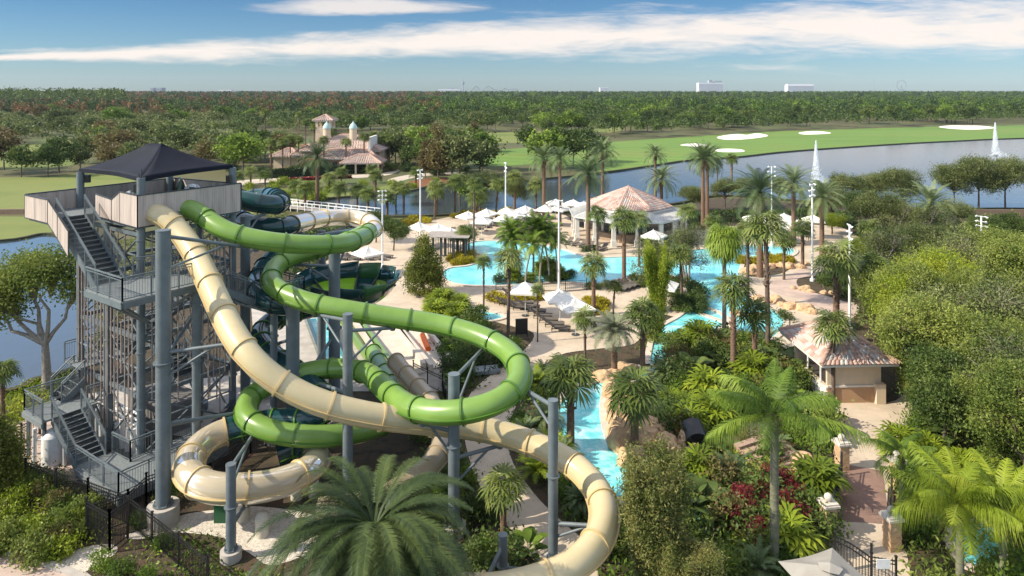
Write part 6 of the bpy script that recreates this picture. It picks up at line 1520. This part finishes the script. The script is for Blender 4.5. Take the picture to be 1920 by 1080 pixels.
many(shr[0], MID1, 22, .8, 1.5, 'green shrub in the bed between slides and curved path', 'shrubs between slides and path', 3); many(shr[1], MID1, 18, .9, 1.8, 'dark shrub in the bed between slides and curved path', 'shrubs between slides and path', 4)
many(pad[0], MID1, 5, .5, .7, 'broad leaved plant in the bed between slides and curved path', 'broad leaved plants by the path', 5); many(cyc, MID2, 7, .8, 1.4, 'spiky cycad rosette between path and lagoon', 'cycads by the lagoon', 6)
many(shr[0], MID2, 12, .8, 1.4, 'green shrub between path and lagoon', 'shrubs between path and lagoon', 7); many(areca, MID2, 3, .6, .8, 'fine leaved areca palm between path and lagoon', 'areca palms by the lagoon', 8)
many(shr[0], GARD, 22, 1.0, 2.1, 'bright green shrub in the water garden', 'shrubs of the water garden', 9); many(shr[1], GARD, 20, 1.0, 2.4, 'dark green shrub in the water garden', 'shrubs of the water garden', 10); many(shr[2], GARD, 18, .8, 1.6, 'yellow green shrub in the water garden', 'shrubs of the water garden', 11)
many(rusty, GARD, 24, .8, 1.6, 'brown twiggy shrub in the water garden', 'twiggy shrubs of the water garden', 41); many(olv, GARD, 26, .9, 2.0, 'olive green shrub in the water garden', 'olive shrubs of the water garden', 42); many(saw, GARD, 12, 1.0, 2.0, 'low fan leaved plant in the water garden', 'low fan plants of the water garden', 43); many(olv, LLB, 10, .7, 1.4, 'olive green shrub in the lower left bed', 'olive shrubs of the lower left bed', 44); many(rusty, LLB, 10, .5, 1.0, 'brown twiggy shrub in the lower left bed', 'twiggy shrubs of the lower left bed', 45)
many(pad[1], GARD, 9, .8, 1.2, 'large paddle leaved plant in the water garden', 'paddle leaved plants', 12); many(cyc, GARD, 8, .9, 1.5, 'spiky cycad rosette in the water garden', 'cycads of the water garden', 13)
for i, (x, y, s) in enumerate(((1395, 975, 1.3), (1410, 1000, 1.2), (1430, 1035, 1.2), (1440, 935, 1.3), (1462, 945, 1.4), (1475, 985, 1.3), (1500, 1000, 1.1), (1385, 1005, 1.1), (1425, 960, 1.2), (1490, 960, 1.1))):
    spot(redp, x, y, s, 'dark red leaved bush left of the stone pillar, %s of ten' % ORD[i], 'red leaved bushes')
for i, (x, y, s, k) in enumerate(((1525, 975, .9, 0), (1535, 800, .9, 1), (1545, 830, .8, 0), (1510, 790, .9, 1), (1725, 850, .9, 1), (1712, 885, .8, 0), (1755, 870, 1.0, 1), (1705, 905, .7, 0), (1310, 640, 1.0, 1), (1275, 655, 1.0, 0), (1345, 650, .9, 1), (1490, 770, .9, 0), (1470, 800, .9, 1), (1340, 820, 1.0, 0), (1790, 830, 1.1, 1))):
    spot(pad[k], x, y, s, 'tall paddle leaved bird-of-paradise plant, %s counted across the right garden' % ordi(i), 'bird-of-paradise plants')
many(shr[0], RGT, 24, 1.2, 2.4, 'green bush at the right side below the trees', 'bushes on the right', 14); many(saw, RGT, 12, 1.2, 2, 'low fan palm at the right side below the trees', 'low fan palms on the right', 15); many(areca, RGT, 5, .9, 1.3, 'yellow green areca palm at the right side', 'areca palms on the right', 16)
many(saw, [(770, 545), (870, 560), (870, 610), (800, 600)], 14, 1.0, 1.6, 'bright dwarf fan palm in the bed behind the green slide', 'dwarf fan palms behind the slide', 17)
many(shr[1], [(1395, 495), (1540, 485), (1600, 540), (1560, 600), (1460, 600)], 22, .7, 1.3, 'dark shrub along the garden path bend', 'shrubs at the garden path', 18)
for reg, n_, lab, sd_ in (([(840, 478), (890, 476), (900, 488), (850, 500)], 16, 'yellow croton bush in the pool side bed by the pergola', 20), ([(850, 405), (980, 396), (960, 402), (870, 412)], 16, 'yellow croton bush between lake and umbrellas', 21), ([(700, 418), (800, 414), (790, 424), (700, 430)], 14, 'yellow croton bush behind the light poles', 22), ([(1390, 488), (1470, 486), (1480, 496), (1400, 504)], 20, 'yellow croton bush at the tip of the pool peninsula', 23),
                       ([(1085, 560), (1130, 570), (1140, 590), (1100, 590)], 9, 'yellow croton bush right of the near umbrella', 24), ([(930, 562), (1050, 560), (1060, 568), (940, 570)], 10, 'yellow croton bush behind the near loungers', 25), ([(440, 322), (640, 318), (700, 320), (600, 325)], 14, 'yellow bush near the clubhouse hedge', 26)):
    many(croton, reg, n_, .7, 1.2, lab, lab.replace('bush', 'bushes'), sd_, cut=False)
many(cyc, [(1085, 470), (1120, 470), (1120, 474), (1090, 474)], 3, .6, .9, 'low plant in the round bed under the date palm', 'plants under the date palm', 30, cut=False)
many(shr[1], [(940, 518), (1060, 512), (1070, 530), (950, 536)], 16, .7, 1.3, 'dark shrub under the pool palm clump', 'shrubs under the palm clump', 31, cut=False); many(saw, [(950, 520), (1050, 514), (1060, 528), (960, 534)], 8, 1, 1.8, 'fan leaved plant under the pool palm clump', 'fan plants under the palm clump', 32, cut=False)
many(shr[1], [(1100, 535), (1300, 520), (1300, 530), (1120, 545)], 16, .7, 1.3, 'dark shrub along the near edge of the main pool', 'shrubs along the pool edge', 33, cut=False)
many(shr[1], [(1255, 545), (1300, 540), (1320, 590), (1280, 600)], 14, .9, 1.8, 'dark bush beside the pool channel', 'bushes beside the channel', 34, cut=False)
many(shr[1], [(440, 318), (720, 312), (900, 320), (880, 330), (700, 326), (440, 332)], 26, 1.5, 3, 'dark bush on the bank by the clubhouse', 'bushes by the clubhouse', 35)
many(shr[2], [(440, 350), (720, 345), (860, 340), (700, 372), (560, 395), (480, 395)], 34, 1.2, 2.6, 'olive bush on the bank across the narrow water', 'bushes on the far bank', 36)

# separate trees beyond the lake: four kinds, copies of one another
fo = [make_tree('bank_tree', 'x', 'tree', 9, 4.4, 2600, .62, m, seed=200+i, nb=6, per=16, shell=.45, clump=.6, squash=sq) for i, (m, sq) in enumerate(((lf_oak, .75), (lf_grey, .8), (lf_rust, 1.0), (lf_bright, .7)))]
pine = make_tree('pine_tree', 'x', 'tree', 13, 3.2, 1800, .6, lf_oak, seed=210, trunk_h=.55, per=16, shell=.3, clump=.6, r0=.2)
cyp = make_tree('cypress_tree', 'x', 'tree', 13, 3, 3000, .55, lf_rust, seed=211, trunk_h=.25, per=14, shell=.3, clump=.6, blobs=[(0, 0, 4.5, 2.6, 2.6, 2), (0, 0, 7, 2.1, 2.1, 2), (0, 0, 9.5, 1.5, 1.5, 1.8), (0, 0, 11.8, .8, .8, 1.4)])
kinds = {fo[0].name: 'round dark green tree', fo[1].name: 'grey green tree', fo[2].name: 'rusty brown tree', fo[3].name: 'fresh green tree', pine.name: 'tall pine with bare lower trunk', cyp.name: 'cone shaped brown cypress'}
PL = []; g = random.Random(12)
def scatter(px, n, ch, h0, h1, seed, avoid=True):
    poly = ground_poly(px, 0); xs = [p.x for p in poly]; ys = [p.y for p in poly]; g = random.Random(seed); k = tr = 0
    club = [P(500, 345).xy, P(730, 345).xy, P(730, 262).xy, P(560, 262).xy]
    while k < n and tr < n*80:
        tr += 1; yy = min(ys)*(max(ys)/min(ys))**g.random(); x = np.array([g.uniform(min(xs), max(xs))]); y = np.array([yy])
        if not inside(poly, x, y)[0] or (avoid and not free(x, y, lawns+[keep[6], keep[7], club])[0]): continue
        PL.append((g.choice(ch), x[0], yy, g.uniform(h0, h1))); k += 1
scatter([(-300, 262), (170, 256), (560, 240), (560, 222), (-300, 222)], 60, [0, 1, 1, 2, 3, 3], 7, 12, 1)
scatter([(-250, 333), (165, 326), (170, 280), (-250, 268)], 26, [0, 0, 1, 2], 7, 11, 2)
scatter([(165, 330), (300, 300), (440, 330), (560, 330), (560, 270), (165, 262)], 26, [0, 1, 2, 3], 6, 10, 3)
scatter([(735, 330), (930, 320), (1130, 325), (1130, 300), (1000, 300), (930, 285), (730, 262)], 34, [0, 1, 3, 1, 5], 6, 10, 4)
scatter([(560, 262), (880, 252), (1180, 240), (1180, 224), (560, 222)], 52, [0, 0, 1, 3, 4], 7, 11, 5)
scatter([(1000, 262), (1200, 252), (1200, 244), (1000, 250)], 18, [0, 0, 3, 4], 8, 11, 6, False)
scatter([(1180, 249), (1450, 240), (1900, 232), (2200, 226), (2200, 220), (1180, 232)], 72, [0, 4, 4, 3], 8, 12, 7)
for x, yb, yt, k in ((798, 335, 262, 5), (822, 338, 235, 5), (862, 338, 250, 1), (848, 333, 262, 1), (900, 330, 262, 1), (775, 300, 245, 5), (215, 322, 270, 2), (245, 322, 265, 1), (90, 332, 268, 0), (40, 332, 270, 0), (150, 322, 275, 1), (1045, 312, 235, 0), (1075, 312, 240, 0), (1100, 305, 238, 0), (990, 290, 232, 0), (430, 322, 262, 1), (455, 330, 250, 3), (885, 390, 330, 3)):
    p = P(x, yb); PL.append((k, p.x, p.y, hgt(yt, yb)))
protos = fo+[pine, cyp]; PL.sort(key=lambda t: (t[0], 960+F*t[1]/t[2])); ck = {}
tot = {}
for t in PL: tot[t[0]] = tot.get(t[0], 0)+1
for k, x, y, h in PL:
    pr = protos[k]; c = ck.get(k, 0); ck[k] = c+1; base = 13 if k >= 4 else 9; s = h/base
    lab = '%s beyond the lake, %s of its kind from left' % (kinds[pr.name], ordi(c)) if c < 98 else '%s beyond the lake at the far right' % kinds[pr.name]
    sx = s*g.uniform(.9, 1.25)
    if pr.name in used: place_copy(pr, (x, y, 0), g.random()*6.28, (sx, sx, s), lab, 'trees beyond the lake')
    else: used.add(pr.name); pr.location = (x, y, 0); pr.scale = (sx, sx, s); pr['label'] = lab; pr['group'] = 'trees beyond the lake'
# the far wood, one mass to the horizon
lf_russet = leafmat('leaf_russet', (.07, .045, .018), (.16, .09, .035), (.24, .13, .06), .15, .7, clump=.02)
def wood(name, label, n, y0, y1, leaf, per, seed, m, xr=(-.95, .95), h0=7, h1=15, rad=4.0, expo=1.0):
    g = np.random.default_rng(seed); u = g.random(n); Y = y0*(y1/y0)**(u**expo); X = g.uniform(xr[0], xr[1], n)*Y
    ok = free(X, Y, lawns+[keep[6]]+[[Vector(P(540, 345).xy), Vector(P(735, 345).xy), Vector(P(720, 255).xy), Vector(P(500, 255).xy)]]); X, Y = X[ok], Y[ok]; n = len(X); h = g.uniform(h0, h1, n)*(1+(Y > 1200)*.35); r = rad*(.4+1.1*g.random(n))*(1+np.clip((Y-700)/1800, 0, 1.2))
    k = np.repeat(np.arange(n), per); d = unit(len(k), g); d[:, 2] = np.abs(d[:, 2])*1.0-.25*(g.random(len(k))); q = (.75+.3*g.random(len(k)))[:, None]
    cc = np.stack([X[k], Y[k], h[k]*.55], 1); C = cc+d*q*np.stack([r[k], r[k], h[k]*.45], 1)
    S = leaf*(.6+.8*g.random(len(k)))*(1+np.clip((Y[k]-600)/900, 0, 2.0)); tv = g.random(n)
    V, Q = leaf_quads(C, leaf, g, .8, S=S); o = np_mesh(name, V, Q, m, None, .75*tv[k]+.25*g.random(len(k))); tag(o, label, 'wood', kind='stuff')
wood('far_wood', 'dense green wood stretching to the horizon', 9000, 450, 3300, 1.05, 110, 1, lf_forest, expo=.9)
wood('far_wood', 'rust and brown trees mixed into the left part of the far wood', 1700, 440, 2600, 1.1, 90, 2, lf_russet, (-.95, -.1), expo=.9)
wood('far_wood', 'bright green trees mixed into the middle and right of the far wood', 2600, 450, 2600, 1.1, 90, 3, lf_bright, (-.15, .95))
wood('far_wood', 'taller dark pines rising over the skyline at the left', 160, 640, 1000, 1.5, 90, 4, lf_oak, (-.85, -.56), 21, 25, 6)
wood('near_wood', 'grey green thicket on the left behind the lawns', 1000, 190, 460, .85, 130, 5, lf_grey, (-1.0, -.05), 5, 9, 4.5)
wood('near_wood', 'green thicket behind the clubhouse and middle fairways', 800, 290, 460, .85, 130, 6, lf_oak, (-.4, .75), 6, 10, 4.0)

# labels of look-alikes: say which one by its place from the left
dup_ = {}
for o in SC.objects:
    if o.parent is None and 'label' in o and o.get('kind') is None: dup_.setdefault(o['label'], []).append(o)
for lab, os_ in dup_.items():
    if len(os_) > 1:
        os_.sort(key=lambda o: o.location.x/max(o.location.y, 1))
        for i, o in enumerate(os_): o['label'] = '%s, %s from the left' % (lab, ordi(i))
if AIR:
    b = MB(); b.box(-3600, -50, -1, 3600, 3400, 84); o = b.build('haze'); o['kind'] = 'stuff'
    m = bpy.data.materials.new('haze'); m.use_nodes = True; m.node_tree.nodes.clear(); v = m.node_tree.nodes.new('ShaderNodeVolumePrincipled'); q = m.node_tree.nodes.new('ShaderNodeOutputMaterial')
    v.inputs['Color'].default_value = (.72, .82, .95, 1); v.inputs['Density'].default_value = .00005; m.node_tree.links.new(v.outputs[0], q.inputs['Volume']); o.data.materials.append(m)
